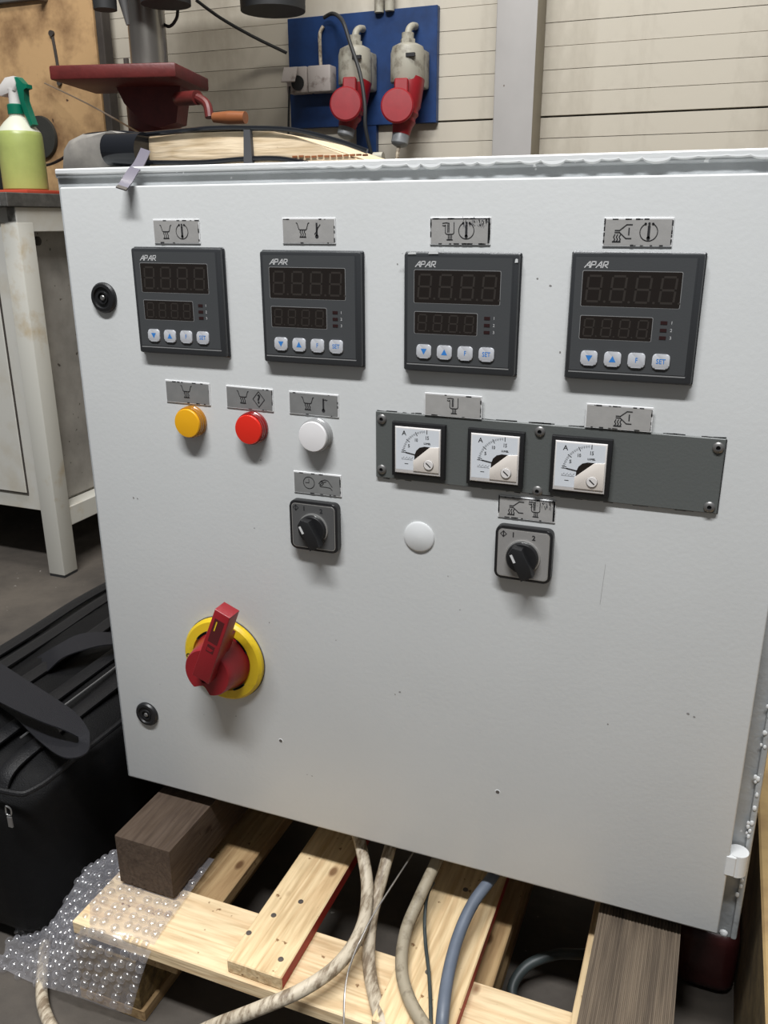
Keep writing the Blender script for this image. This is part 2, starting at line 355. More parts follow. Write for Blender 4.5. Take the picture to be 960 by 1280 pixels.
# steel pillar
mb = MB('pillar', 'pillarside')
mb.box((.016, 1.505, 0), (.113, WY, 2.6), bev=.004, seg=2)
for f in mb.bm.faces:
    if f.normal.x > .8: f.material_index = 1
tag(mb.build('trim_1'), kind='structure')
# ================================================================== CONTROL CABINET
H = .2; W = .6485; DT = .8467
cab = thing('control_cabinet', 'light grey steel control cabinet with instruments on its door, raised on timber over a pallet', 'cabinet', (.32, .145, .181))
mb = MB('body'); x0, x1, z0, z1 = -.019, .667, .181, .864
mb.box((x0, .020, z0), (x1, .27, z1), bev=.002, seg=2); mb.build('body', cab)
# folded rim proud of the frame
mb = MB('body')
mb.box((x0+.001, .0165, z1-.009), (x1-.001, .024, z1-.0003), bev=.002, seg=2)
mb.box((x1-.006, .0165, z0+.002), (x1-.0005, .024, z1-.01), bev=.002, seg=2)
mb.build('frame_rim', cab)
# paint runs on the rim
mb = MB('drip')
rr_ = random.Random(9); prev = None; x = .225; nx_ = x; zb = .0035
knots_ = []
while nx_ < .668: knots_.append(nx_); nx_ += rr_.uniform(.011, .022)
dep = [rr_.uniform(.0038, .0072) for _ in knots_]
for i in range(len(knots_)-1):
    for k in range(10):
        t = k/10; x = knots_[i]+(knots_[i+1]-knots_[i])*t; d = .0042 + (dep[i]-.0030)*math.sin(math.pi*t)**.6*min(1, (x-.22)/.06)
        col_ = [mb.bm.verts.new(p) for p in ((x, .0172, z1-.0012), (x, .0156, z1-.0022), (x, .0150, z1-.001-d*.8), (x, .0158, z1-.001-d*.95), (x, .0172, z1-.001-d))]
        if prev:
            for q in range(4): mb.bm.faces.new((prev[q], col_[q], col_[q+1], prev[q+1]))
        prev = col_
mb.box((-.017, .0152, z1-.0058), (.664, .018, z1-.0004), bev=.0012)
for zz in [random.uniform(.3, .62) for _ in range(26)] + [.235, .245, .252, .30, .31, .33, .345, .36]:
    r = random.uniform(.0010, .0020); mb.lathe([(r, 0), (r*.8, r*.4), (r*.3, r*.6)], Tr(x1-.0045+random.uniform(-.003, .001), .0165, zz) @ Matrix.Diagonal((1, 1, 1.5, 1)), 8)
mb.lathe([(.004, 0), (.003, .002), (.001, .003)], Tr(.655, .0195, .186), 10)
tag(mb.build('paint_run', cab), kind='stuff')
# door
mb = MB('door', 'dirt'); mb.box((0, 0, H), (W, .0185, DT), bev=.0016, seg=3)
door = mb.build('door', cab)
for px, py in [(351, 926), (622, 990)]:
    p = atY(px, py, 0); mb = MB('dirt', 'drip'); mb.disk(p.x, p.z, .0019, -.0003, 0); mb.lathe([(.0028, 0), (.0022, .0003), (.0019, .0002)], Tr(p.x, 0, p.z), 14, 1, cap=False)
    mb.build('screw_hole', door)
mb = MB('chip', 'drip')
for px, py, r in [(640, 355, .8), (337, 778, .7), (295, 895, .9), (167, 622, 1.3), (172, 623, .9), (672, 348, .8), (688, 357, 1), (326, 575, .7), (700, 440, .8), (500, 865, 1.2), (494, 868, .8), (860, 892, 1.1), (868, 896, .9), (908, 1090, .8), (384, 968, .7), (390, 970, .8), (760, 905, .8), (255, 893, .5), (200, 855, .5), (420, 800, .5), (560, 720, .5), (575, 762, .5), (318, 660, .6), (497, 330, .6)]:
    p = atY(px, py, 0); mb.poly([(p.x+r*.001*random.uniform(.6, 1.3)*math.cos(a), p.z+r*.001*random.uniform(.4, 1.2)*math.sin(a)) for a in (0, 1, 2.1, 3.2, 4.2, 5.3)], -.00022, 0)
mb.stroke([(atY(757, 705, 0).x, atY(757, 705, 0).z), (atY(750, 755, 0).x, atY(750, 755, 0).z)], .00018, -.0002, 0)
tag(mb.build('paint_chip', door), kind='stuff')
# thin dark gap line beside the bottom edge
# hinge
hp = atY(916, 1083, 0)
mb = MB('drip'); mb.cyl((W+.007, .009, .266), (W+.007, .009, .288), .0088, n=24); mb.box((W-.003, -.0006, .2665), (W+.006, .004, .2875), bev=.001); mb.build('hinge', cab)
mb = MB('drip'); mb.cyl((W+.008, .008, .612), (W+.008, .008, .64), .0095, n=24); mb.build('hinge', cab)
# quarter turn locks
def lock(x, z, s):
    mb = MB('black'); mb.lathe([(.0142*s, 0), (.0142*s, .002), (.0128*s, .0038), (.0100*s, .0042), (.0092*s, .0026), (.0062*s, .0026), (.0058*s, .0040), (.0048*s, .0040), (.0046*s, .0015)], Tr(x, 0, z), 36)
    o = mb.build('door_lock', cab, origin=(x, 0, z))
    mb = MB('rivet'); mb.lathe([(.0026*s, 0), (.0026*s, .0035), (.0019*s, .0042)], Tr(x, 0, z), 16); mb.build('lock_pin', o)
lock(.0385, .748, 1); lock(.037, .293, 1)
# blind cap
mb = MB('cap'); mb.lathe([(.0142, 0), (.0142, .0012), (.0125, .0022), (.0001, .0026)], Tr(.357, 0, .548), 36); bc = mb.build('blind_cap', cab)
# ---------------------------------------------------------------- nameplates with engraved pictograms (mm coordinates inside the plate)
def U(pts, s=.001): return [(a*s, b*s) for a, b in pts]
def ic_crucible(mb, x, z):          # funnel crucible above three flames
    def P(l): return [(x+a*.001, z+b*.001) for a, b in l]
    w = .00055
    mb.stroke(P([(-6, 5.6), (-5, 5), (-3.6, 0.6), (-3, 0), (3, 0), (3.6, .6), (5, 5), (6, 5.6)]), w, Yp)
    for k in (-2, 0, 2): mb.stroke(P([(k, -.3), (k-.6, -1.8), (k+.5, -3.3), (k, -5), (k-.2, -5.8)]), w, Yp)
    for k in (-2, 0, 2): mb.stroke(P([(k-.9, -5.8), (k+.9, -5.8)]), .0007, Yp)
def ic_thermocircle(mb, x, z, arrows=True):
    def P(l): return [(x+a*.001, z+b*.001) for a, b in l]
    mb.stroke([(x+a, z+b) for a, b in arc(0, 0, .0062, 112, 428, 26)], .0005, Yp)
    mb.stroke(P([(0, 4), (0, -4)]), .0016, Yp); mb.disk(x, z-.0042, .0013, Yp); mb.disk(x, z+.0058, .0009, Yp)
    mb.disk(x-.0026, z+.0056, .0009, Yp); mb.disk(x+.0026, z+.0056, .0009, Yp)
def ic_thermo(mb, x, z, kink=False):
    def P(l): return [(x+a*.001, z+b*.001) for a, b in l]
    mb.stroke(P([(0, 5.5), (0, -4)]), .0014, Yp); mb.disk(x, z-.0047, .0016, Yp)
    if kink: mb.stroke(P([(0, 4.4), (2.4, 5.4), (2.4, 4.4), (4, 5)]), .0004, Yp)
    else: mb.stroke(P([(-2, -3), (.2, -.6), (1, 2), (3.2, 4.6)]), .0006, Yp)
def ic_vessel(mb, x, z):            # pipe bent into a vessel with a burner
    def P(l): return [(x+a*.001, z+b*.001) for a, b in l]
    w = .0005
    mb.stroke(P([(-6, 6), (-3, 6.4), (-.6, 6), (-.6, -.6)]), w, Yp); mb.stroke(P([(-6, 4.4), (-4.6, 4), (-3.6, 4.6), (-3.6, -1.2), (-2.6, -2.2), (2.4, -2.2), (3.4, -1.2), (3.4, 6.6)]), w, Yp)
    mb.stroke(P([(-1.6, 5), (-1.6, -.6)]), .0007, Yp)
    for k in (-1.3, 0, 1.3): mb.stroke(P([(k, -2.4), (k+.3, -4.4), (k, -6.4)]), .0006, Yp)
    mb.stroke(P([(-2.4, -6.4), (2.4, -6.4)]), .0006, Yp)
def ic_nozzle(mb, x, z, one=True):
    def P(l): return [(x+a*.001, z+b*.001) for a, b in l]
    w = .0006
    mb.stroke(P([(-6.5, 1.6), (-3.2, 1.6), (1.6, 5.6), (5.6, 5.6)]), w, Yp); mb.stroke(P([(-6.5, .2), (-3.2, .2), (1.6, -4), (5.4, -4)]), w, Yp)
    for k in (-6.8, -4.8, -2.8): mb.stroke(P([(k+.5, -1.2), (k-.4, -3), (k+.6, -4.6), (k-.2, -6)]), w, Yp); mb.stroke(P([(k-1, -6.3), (k+.6, -6.3)]), .0008, Yp)
    if one: mb.text('1', .0072, x+.0035, z+.0006, Yp, bold=.0001)
def ic_clock(mb, x, z):
    mb.stroke(arc(x, z, .0056, 0, 360, 26), .00045, Yp); mb.stroke([(x, z+.004), (x, z), (x-.0036, z)], .0004, Yp)
def ic_hand(mb, x, z):
    def P(l): return [(x+a*.001, z+b*.001) for a, b in l]
    w = .00045
    mb.stroke(P([(7, -2), (3, 3.6), (0, 4.4), (-4, 3), (-6.4, .4), (-5, -.4), (-3, 1.4), (-1.6, .6), (-3, -1), (-5.6, -1.6), (-4.6, -2.6), (1, -2.6), (5, -3), (7, -5)]), w, Yp)
    mb.stroke(P([(-4, 3), (-1.5, 1.8), (1, 2.6)]), w, Yp); mb.stroke(P([(-5.2, 1.6), (-3.2, 2.6)]), w, Yp)
def ic_question(mb, x, z):
    mb.stroke([(x, z+.0072), (x+.006, z), (x, z-.0072), (x-.006, z)], .0005, Yp, closed=True); mb.text('?', .0115, x, z, Yp, bold=.00025)
Yp = -.00135
def plate(x, z, w, h, ang, dark, draw, wear, lab):
    mb = MB('plateedge', 'platedark' if dark else 'plate', 'print', 'smudge')
    T = Tr(x, 0, z) @ Ry(ang)
    mb.box((0, -.0010, -h), (w, 0, 0), bev=.0003, mat=0)
    m_ = .0008
    mb.poly([(m_, -h+m_), (w-m_, -h+m_), (w-m_, -m_*1.6), (m_, -m_*1.6)], -.00112, 1)
    tmp = MB('print'); BOLD[0] = 1.15; draw(tmp); BOLD[0] = 1 
    me = bpy.data.meshes.new('t')
    for f in tmp.bm.faces: f.material_index = 2
    tmp.bm.to_mesh(me); tmp.bm.free(); mb.bm.from_mesh(me); bpy.data.meshes.remove(me)
    rr = random.Random(int(x*1e4))
    for k in range(int(46*wear)):      # black scuffs eaten into the border
        side = rr.choice('tbllrr' if wear > .5 else 'tbr'); L = rr.uniform(.0006, .004); t = rr.uniform(.0002, .0007)
        if side in 'tb':
            xx = rr.uniform(.001, w-.004); zz = -.0012 if side == 't' else -h+.0009; a, b = (xx, zz), (xx+L, zz)
        else:
            zz = rr.uniform(-h+.001, -.004); xx = .0008 if side == 'l' else w-.0009; a, b = (xx, zz), (xx, zz+L)
        mb.stroke([a, b], t*1.6, -.0012, 2)
    if wear > .8:
        mb.stroke([(w-.0014, -.0012), (w-.0014, -h+.002)], .0016, -.0012, 2); mb.stroke([(.002, -.0013), (w-.002, -.0013)], .0007, -.0012, 2)
        for k in range(60): xx = rr.uniform(w*.55, w-.002); zz = -rr.uniform(.001, .0065); mb.stroke([(xx, zz), (xx+rr.uniform(-.001, .001), zz+rr.uniform(-.003, .002))], rr.uniform(.0002, .0006), -.00122, 3 if k % 2 else 2)
    bmesh.ops.transform(mb.bm, matrix=T, verts=mb.bm.verts)
    o = mb.build('nameplate', cab, origin=(x, 0, z)); tag(o, lab); return o
h1 = .0208
plate(.1010, .8183, .0485, h1, 0, 0, lambda m: (ic_crucible(m, .0135, -.0105), ic_thermocircle(m, .0305, -.0105)), .3, 'plate with crucible and circled thermometer signs')
plate(.2315, .8190, .0495, h1, 0, 0, lambda m: (ic_crucible(m, .0195, -.0095), ic_thermo(m, .0325, -.0100)), .2, 'plate with crucible and thermometer signs')
plate(.3635, .8190, .0495, h1, 0, 0, lambda m: (ic_vessel(m, .0165, -.0105), ic_thermocircle(m, .0300, -.0100)), 1, 'scuffed plate with vessel and circled thermometer signs')
p4 = plate(.4985, .8182, .0495, .0203, 0, 0, lambda m: (ic_nozzle(m, .0150, -.0105), ic_thermocircle(m, .0325, -.0100)), .75, 'plate with nozzle, figure 1 and circled thermometer signs')
plate(.0995, .6737, .0490, .0213, .5, 1, lambda m: ic_crucible(m, .0235, -.0095), .25, 'dark plate with a crucible sign')
plate(.1662, .6728, .0492, .0210, .8, 1, lambda m: (ic_crucible(m, .0180, -.0095), ic_question(m, .0345, -.0105)), .2, 'dark plate with crucible and question mark signs')
plate(.2315, .6718, .0492, .0207, .4, 1, lambda m: (ic_crucible(m, .0190, -.0098), ic_thermo(m, .0345, -.0105, True)), .15, 'dark plate with crucible and thermometer signs')
plate(.2330, .5972, .0485, .0208, -.4, 1, lambda m: (ic_clock(m, .0160, -.0100), ic_hand(m, .0325, -.0100)), .4, 'dark plate with clock and hand signs')
for pl in (): pass
def shift(o, dy):
    o.location.y += dy; OR[o].y += dy
shift(plate(.3615, .6797, .0500, .0195, 0, 0, lambda m: ic_vessel(m, .0262, -.0098), .35, 'plate with a vessel sign on the grey panel edge'), -.0026)
shift(plate(.4960, .6802, .0510, .0195, 0, 0, lambda m: ic_nozzle(m, .0300, -.0100), .5, 'plate with nozzle and figure 1 on the grey panel edge'), -.0026)
plate(.4280, .5958, .0490, .0197, -.3, 0, lambda m: (ic_nozzle(m, .0165, -.0098, False), ic_vessel(m, .0325, -.0095)), .85, 'scuffed plate with nozzle and vessel signs')
# ---------------------------------------------------------------- temperature controllers
def ctl_proto(x, z):
    R = (x, 0, z)
    mb = MB('bezel', 'panelp', 'lineg'); S = .096
    mb.box((0, -.0030, -S), (S, 0, 0), bev=.0012, mat=0)
    mb.box((.0008, -.0100, -S+.0008), (S-.0008, -.0025, -.0008), bev=.0022, seg=2, mat=0)
    mb.poly([(.0042, -S+.0078), (S-.0062, -S+.0078), (S-.0062, -.0040), (.0042, -.0040)], -.01012, 1)
    mb.stroke([(.0042, -S+.0066), (S-.006, -S+.0066)], .0009, -.01012, 2)
    mb.stroke([(S-.0050, -.0040), (S-.0050, -S+.0066)], .0004, -.01012, 0)
    c = mb.build('temperature_controller', cab, origin=R, keep=True)
    def sub(name, *mats): return MB(*mats), name
    def win(x0, x1, z0, z1, nd, dh):
        mb = MB('window', 'lineg', 'segment')
        mb.prism(rrect(x0-.0004, x1+.0004, z0-.0004, z1+.0004, .0012), -.0100, -.01016, 1)
        mb.prism(rrect(x0, x1, z0, z1, .0010), -.0101, -.01030, 0)
        o = mb.build('display', c, keep=True, origin=R)
        mb = MB('segment'); cw = (x1-x0)/nd; yy = -.01036; sw = dh*.085
        for i in range(nd):
            cx = x0 + cw*(i+.5); cz = (z0+z1)/2; hw = dh*.27; hh = dh/2; sl = dh*.035; g = sw*.8
            def P(a, b): return (cx+a+sl*b/hh, cz+b)
            for a, b in [((-hw+g, hh), (hw-g, hh)), ((-hw+g, 0), (hw-g, 0)), ((-hw+g, -hh), (hw-g, -hh)), ((-hw, g), (-hw, hh-g)), ((hw, g), (hw, hh-g)), ((-hw, -hh+g), (-hw, -g)), ((hw, -hh+g), (hw, -g))]:
                mb.stroke([P(*a), P(*b)], sw, yy, 0)
            mb.disk(cx+hw+sw*2.1, cz-hh, sw*.6, yy, 0, 8)
        mb.build('digit_segments', c, keep=True, origin=R)
    win(.0100, .0810, -.0395, -.0140, 4, .0185); win(.0105, .0632, -.0640, -.0468, 4, .0128)
    for k, zz in enumerate((-.0500, -.0555, -.0610)):
        mb = MB('ledoff', 'printw'); mb.box((.0690, -.0105, zz-.0012), (.0738, -.0100, zz+.0012), mat=0); mb.text(str(k+1), .0032, .0770, zz, -.01020, 1); mb.build('indicator', c, keep=True, origin=R)
    for k, bx in enumerate((.0190, .0367, .0543, .0720)):
        mb = MB('button', 'blue'); zz = -.0785
        mb.prism(rrect(bx-.0063, bx+.0063, zz-.0056, zz+.0056, .0028), -.0100, -.0118, 0, bev=.0008)
        if k == 0: mb.poly([(bx-.0026, zz+.0022), (bx+.0026, zz+.0022), (bx, zz-.0026)], -.01192, 1)
        if k == 1: mb.poly([(bx-.0026, zz-.0022), (bx+.0026, zz-.0022), (bx, zz+.0026)], -.01192, 1)
        if k == 2: mb.text('F', .0052, bx, zz, -.01192, 1, bold=.00008, sx=.8)
        if k == 3: mb.text('SET', .0052, bx, zz, -.01192, 1, bold=.00008, sx=.85)
        mb.build('button', c, keep=True, origin=R)
    mb = MB('printw'); y = -.01020; w = .00072; zb = -.0115; ht = .0042
    def L(x0, segs, sl=.25):
        for pts in segs: mb.stroke([(x0+a+sl*b, zb+b) for a, b in pts], w, y, 0)
    A_ = [[(0, 0), (.0026, ht), (.0030, ht), (.0036, 0)], [(.0012, ht*.36), (.0030, ht*.36)]]
    P_ = [[(0, 0), (0, ht), (.0028, ht), (.0030, ht*.48), (.0006, ht*.45)]]
    R_ = [[(0, 0), (0, ht), (.0028, ht), (.0030, ht*.5), (.0006, ht*.45), (.0034, 0)]]
    L(.0108, A_); L(.0152, P_); L(.0192, A_); L(.0240, R_)
    mb.build('maker_lettering', c, keep=True, origin=R)
    return c
cx = (.0778, .2107, .3429, .4769); cz = (.7946, .7930, .7930, .7946)
c0 = ctl_proto(cx[0], cz[0]); tag(c0, 'leftmost of the four dark process controllers')
for o in [c0]+[k for k in bpy.data.objects if k.parent == c0]: o.data.transform(Matrix.Diagonal((1, .72, 1, 1)))
labs = [None, 'second dark process controller from the left', 'third dark process controller, white paint chips on its top edge', 'rightmost of the four dark process controllers']
cs = [c0]
for k in (1, 2, 3):
    c = copy_tree(c0, (cx[k], 0, cz[k]), cab); c['label'] = labs[k]; cs.append(c)
c3o = OR[cs[2]]
mb = MB('drip')
for x, z, w_, h_ in [(.008, -.0012, .006, .0018), (.026, -.0006, .007, .0022), (.031, .0015, .006, .0012), (.093, -.006, .002, .0028), (-.001, -.0015, .0015, .001)]:
    mb.prism([(c3o.x+x-w_/1.6, c3o.z+z-h_/2), (c3o.x+x+w_/1.8, c3o.z+z-h_/2.4), (c3o.x+x+w_/2, c3o.z+z+h_/2.2), (c3o.x+x-w_/4, c3o.z+z+h_/1.7), (c3o.x+x-w_/2, c3o.z+z+h_/3)], -.0064, -.0076)
tag(mb.build('paint_flake', cs[2]), kind='stuff')
# ---------------------------------------------------------------- indicator lamps
def lamp(px, py, a, rim, lab):
    p = atY(px, py, -.0115); x, z = p.x, p.z; T = Tr(x, 0, z)
    mb = MB(rim); mb.lathe([(.0153, 0), (.0153, .0026), (.0144, .0034), (.0144, .0042), (.0150, .0048), (.0150, .0064), (.0144, .0072), (.0144, .0090)], T, 40)
    o = mb.build('indicator_lamp', cab, origin=(x, 0, z)); tag(o, lab)
    mb = MB(a); mb.lathe([(.0138, .0085), (.0138, .0104), (.0132, .0112), (.009, .0117), (.0001, .0119)], T, 40); mb.build('lens', o)
lamp(233.0, 529.5, 'yellamp', 'yelrim', 'yellow lamp'); lamp(309.5, 537.5, 'redlamp', 'redrim', 'red lamp'); lamp(390.0, 546.3, 'whlamp', 'whrim', 'white lamp')
# ---------------------------------------------------------------- grey panel with ammeters
mb = MB('greyp', 'print'); px0, pz1 = .3165, .6600
mb.box((px0, -.0025, .6003), (.6015, 0, .6600), bev=.0006, mat=0)
r2 = random.Random(2)
for k in range(60):                       # ragged sealant along the panel's edges
    xx = r2.uniform(px0, .598); L_ = r2.uniform(.002, .012); zz = r2.choice((.6602, .6602, .5999)); mb.stroke([(xx, zz), (min(xx+L_, .601), zz+r2.uniform(-.0004, .0004))], r2.uniform(.0006, .0014), -.0006, 1)
mb.stroke([(.6018, .6003), (.6018, .659)], .0008, -.0004, 1)
gp = mb.build('instrument_panel', cab, origin=(px0, 0, .6003)); tag(gp, 'dark grey rectangular panel')
for x, z in ((.3225, .6535), (.3222, .6080), (.4605, .6540), (.4612, .6035), (.5965, .6530), (.5955, .6055)):
    mb = MB('rivet', 'print'); mb.lathe([(.0044, .0020), (.0042, .0034), (.0030, .0044), (.0017, .0046), (.0014, .0030)], Tr(x, 0, z), 20, mats=[0, 0, 0, 1, 1]); mb.build('rivet', gp)
def meter(x, z, lab):
    S = .048; R = (x, -.0025, z)
    mb = MB('black'); mb.prism([(0, -S), (S, -S), (S, 0), (0, 0)], 0, -.0050, 0, bev=.0010); 
    o = mb.build('ammeter', cab, origin=R, keep=True); tag(o, lab)
    def q(a, b): return (.0034+a*.00098, -.0034-b*.00098)
    mb = MB('frost'); mb.prism([q(0, 42), q(42, 42), q(42, 0), q(0, 0)], -.0049, -.0062, 0, bev=.0006); mb.build('meter_frame', o, keep=True, origin=R)
    mb = MB('dial', 'print'); y = -.00626; mb.poly([q(1.2, 38.6), q(40.5, 38.6), q(40.5, 1.4), q(1.2, 1.4)], y, 0); y = -.00632
    cxm, czm = 30, 25
    for k in range(16):
        a = math.radians(170 - 79*k/15*1.0); big = k % 5 == 0
        ra, rb = (20.2, 23.6) if big else (21.3, 23.2)
        mb.stroke([q(cxm+ra*math.cos(a), czm-ra*math.sin(a)), q(cxm+rb*math.cos(a), czm-rb*math.sin(a))], .00062 if big else .00034, y, 1)
        if k < 15:
            a += math.radians(2.6); mb.stroke([q(cxm+21.8*math.cos(a), czm-21.8*math.sin(a)), q(cxm+23.0*math.cos(a), czm-23*math.sin(a))], .00028, y, 1)
    mb.text('A', .0058, q(8.6, 5.6)[0], q(8.6, 5.6)[1], y, 1, bold=.0001); mb.text('15', .0044, *q(29.8, 8.4), y, 1, bold=.0001, sx=.8); mb.text('10', .0040, *q(19.8, 11), y, 1, bold=.0001, sx=.8); mb.text('5', .0040, *q(13.2, 16.8), y, 1, bold=.0001)
    mb.text('LUMEL', .0021, *q(30, 13.4), y, 1, bold=.0001)
    for k in range(8): mb.stroke([q(6.6+k*1.35, 28), q(7.4+k*1.35, 26.8 if k % 2 else 28.4)], .0003, y, 1)
    mb.stroke([q(6.5, 29.2), q(17, 29.2)], .00025, y, 1); mb.stroke([q(9.5, 33), q(12.5, 33)], .0006, y, 1)
    mb.build('dial', o, keep=True, origin=R)
    mb = MB('print'); mb.stroke([q(6.2, 22.6), q(11, 22.8)], .0004, -.00645); mb.stroke([q(10.5, 22.8), q(19, 24.2)], .0010, -.00645); mb.build('needle', o, keep=True, origin=R)
    mb = MB('window'); mb.poly([q(18.3, 29), q(18.5, 24.5), q(20, 20.4), q(23, 17.4), q(27.3, 16.1), q(33, 16.2)], -.0065); mb.build('movement_window', o, keep=True, origin=R)
    mb = MB('cream'); mb.prism([q(17.5, 39), q(17.5, 29.5), q(32.3, 16.6), q(41, 15.8), q(41, 39)], -.0062, -.0070, 0, bev=.0003); mb.build('corner_cover', o, keep=True, origin=R)
    mb = MB('frost', 'print'); c = q(31.8, 32); mb.lathe([(.0044, .0068), (.0044, .0074), (.0040, .0080), (.0001, .0080)], Tr(c[0], 0, c[1]), 24)
    mb.stroke([(c[0]-.0018, c[1]+.0016), (c[0]+.0018, c[1]-.0016)], .0009, -.0082, 1); mb.stroke(arc(c[0], c[1], .0044, 0, 360, 24), .0003, -.0075, 1); mb.build('zero_screw', o, keep=True, origin=R)
for x, z, l in ((.3334, .6531, 'left ammeter'), (.4010, .6528, 'middle ammeter'), (.4712, .6528, 'right ammeter')): meter(x, z, l)
# ---------------------------------------------------------------- rotary switches
def rotary(x, z, dark, lab):
    S = .0490; R = (x, 0, z)
    mb = MB('black'); mb.prism(rrect(0, S, -S+.001, 0, .0055), 0, -.0075, 0, bev=.0009); o = mb.build('rotary_switch', cab, origin=R, keep=True); tag(o, lab)
    m = .0024; mb = MB('chrome', 'swdark' if dark else 'swplate', 'print')
    mb.prism(rrect(m, S-m, -S+.001+m, -m, .0038), -.0074, -.0079, 0); mb.prism(rrect(m+.0006, S-m-.0006, -S+.0016+m, -m-.0006, .0034), -.0078, -.00805, 1)
    y = -.0082; mb.text('1', .0060, .0155, -.0070, y, 2, bold=.0002); mb.text('2', .0060, .0330, -.0078, y, 2, bold=.0002)
    c = (.0070, -.0068); mb.stroke([(c[0], c[1]+.0026), (c[0]+.0026, c[1]), (c[0], c[1]-.0026), (c[0]-.0026, c[1])], .0006, y, 2, closed=True); mb.stroke([(c[0], c[1]+.0024), (c[0], c[1]-.0024)], .0010, y, 2)
    mb.build('scale_plate', o, keep=True, origin=R)
    k = (.0245, -.0258)
    mb = MB('chrome'); mb.lathe([(.0150, .0078), (.0150, .0092), (.0138, .0094), (.0138, .0080)], Tr(k[0], 0, k[1]), 40); mb.build('ring', o, keep=True, origin=R)
    mb = MB('black', 'printw', 'lineg'); T = Tr(k[0], 0, k[1]) @ Ry(-27)
    mb.lathe([(.0137, .0080), (.0137, .0125), (.0130, .0135), (.0001, .0135)], T, 36)
    mb.prism([(-.0062, -.0165), (.0050, -.0165), (.0062, -.008), (.0062, .0090), (-.0005, .0140), (-.0062, .0100)], -.0125, -.0215, 0, T=T, bev=.0009)
    mb2 = MB('printw'); mb2.prism([(-.0050, .0010), (-.0030, .0010), (-.0030, .0085), (-.0050, .0085)], -.0214, -.0219, 0, T=T)
    mb.stroke([(0, 0)], .1, 0)
    mb.build('knob', o, keep=True, origin=R); mb2.build('pointer_mark', o, keep=True, origin=R)
rotary(.2310, .5708, True, 'dark faced rotary switch under the clock and hand plate'); rotary(.4285, .5710, False, 'silver faced rotary switch under the scuffed plate')
# ---------------------------------------------------------------- main switch
mx_, mz_ = .1445, .3850; T = Tr(mx_, 0, mz_)
mb = MB('yellow', 'dirt'); mb.lathe([(.0470, 0), (.0470, .0010)], T, 48, mat=1); mb.lathe([(.0462, .0008), (.0462, .0050), (.0435, .0078), (.0345, .0082), (.0335, .0060), (.0300, .0045)], T, 56)
ms = mb.build('main_switch', cab, origin=(mx_, 0, mz_)); tag(ms, 'yellow ring with a red rotary handle')
for a0 in (40, 130, 220, 305):
    mb = MB('print'); mb.stroke(arc(mx_, mz_, .0338, a0-13, a0+13, 8), .0022, -.0084); mb.build('ring_notch', ms)
mb = MB('print')
for t_, a in (('O', 183), ('F', 191), ('F', 199)): mb.text(t_, .0080, mx_+.0398*math.cos(math.radians(a)), mz_+.0398*math.sin(math.radians(a)), -.0083, bold=.0002)
mb.build('ring_lettering', ms)
mb = MB('red')
prof = [(.0322, .0050), (.0320, .0080), (.0300, .0140), (.0285, .0200), (.0272, .0270), (.0262, .0340), (.0250, .0360)]
mb.lathe(prof, None, 96)
for v in mb.bm.verts:                    # finger notch scooped out of the lower edge
    r = math.hypot(v.co.x, v.co.z); a = math.degrees(math.atan2(v.co.z, v.co.x)); da = abs(a+108)/22
    if r > .02 and da < 1 and v.co.y < -.009:
        k = 1-.34*math.cos(da*math.pi/2)**.8*min(1, (-v.co.y-.008)/.012); v.co.x *= k; v.co.z *= k
bmesh.ops.transform(mb.bm, matrix=T, verts=mb.bm.verts)
mb.build('handle_barrel', ms)
mb = MB('redhi'); mb.lathe([(.0050, .0355), (.0050, .0368), (.0036, .0368), (.0030, .0360)], Tr(mx_-.004, 0, mz_-.0085), 20); mb.build('handle_boss', ms)
T2 = T @ Ry(22)
mb = MB('red', 'print')
mb.prism([(-.0100, -.001), (.0100, -.001), (.0088, .0830), (-.0088, .0830)], -.0300, -.0475, 0, T=T2, bev=.0008)
# rear fins of the lever meeting the barrel
mb.prism([(-.0085, .018), (.0085, .018), (.0080, .050), (-.0080, .050)], -.0180, -.0310, 0, T=T2)
mb.build('lever', ms)
for z0, z1, x0, x1, m_ in ((.046, .074, -.0055, .0055, 'slot'), (.034, .043, -.0042, .0042, 'slot')):
    mb = MB(m_); mb.prism([(x0, z0), (x1, z0), (x1, z1), (x0, z1)], -.0470, -.04762, 0, T=T2); mb.build('lever_slot', ms)
mb = MB('redhi', 'yellow'); mb.prism([(-.0036, .0355), (.0010, .0355), (.0036, .0385), (-.0036, .0395)], -.0470, -.04775, 0, T=T2); mb.build('lock_tab', ms)
mb = MB('yellow'); mb.prism([(-.0030, .060), (-.0018, .060), (-.0018, .071), (-.0030, .071)], -.0470, -.04775, 0, T=T2)
mb.build('slot_mark', ms)
# ================================================================== TIMBERS, PALLET
pal = thing('wooden_pallet', 'pale pine pallet lying on the floor under the grey control cabinet', 'pallet', (.33, .2, 0))
def board(name, a, b, m, j=.0009, bev=.0012, lab=None, red=None):
    mb = MB(m, 'redpaint'); nseg = 1
    mb.box(a, b, bev=bev); 
    if red == 'right':
        mb.bm.normal_update()
        for f in mb.bm.faces:
            if f.normal.x > .9: f.material_index = 1
    o = mb.build(name, pal, origin=a); 
    if lab: tag(o, lab)
    return o
board('cross_board', (.018, -.134, .098), (.612, -.052, .114), 'pinex'); board('cross_board', (.018, .21, .098), (.612, .29, .114), 'pinex'); board('cross_board', (.018, .55, .098), (.612, .634, .114), 'pinex')
board('deck_plank', (.2065, -.1305, .1142), (.2672, .635, .1300), 'pine', red='right', lab='plank with red paint on one edge')
board('deck_plank', (.3640, -.1400, .1142), (.4370, .635, .1300), 'pine', red='right', lab='plank with red paint on one edge')
board('deck_plank', (.5330, -.1400, .1142), (.6050, .635, .1300), 'pine')
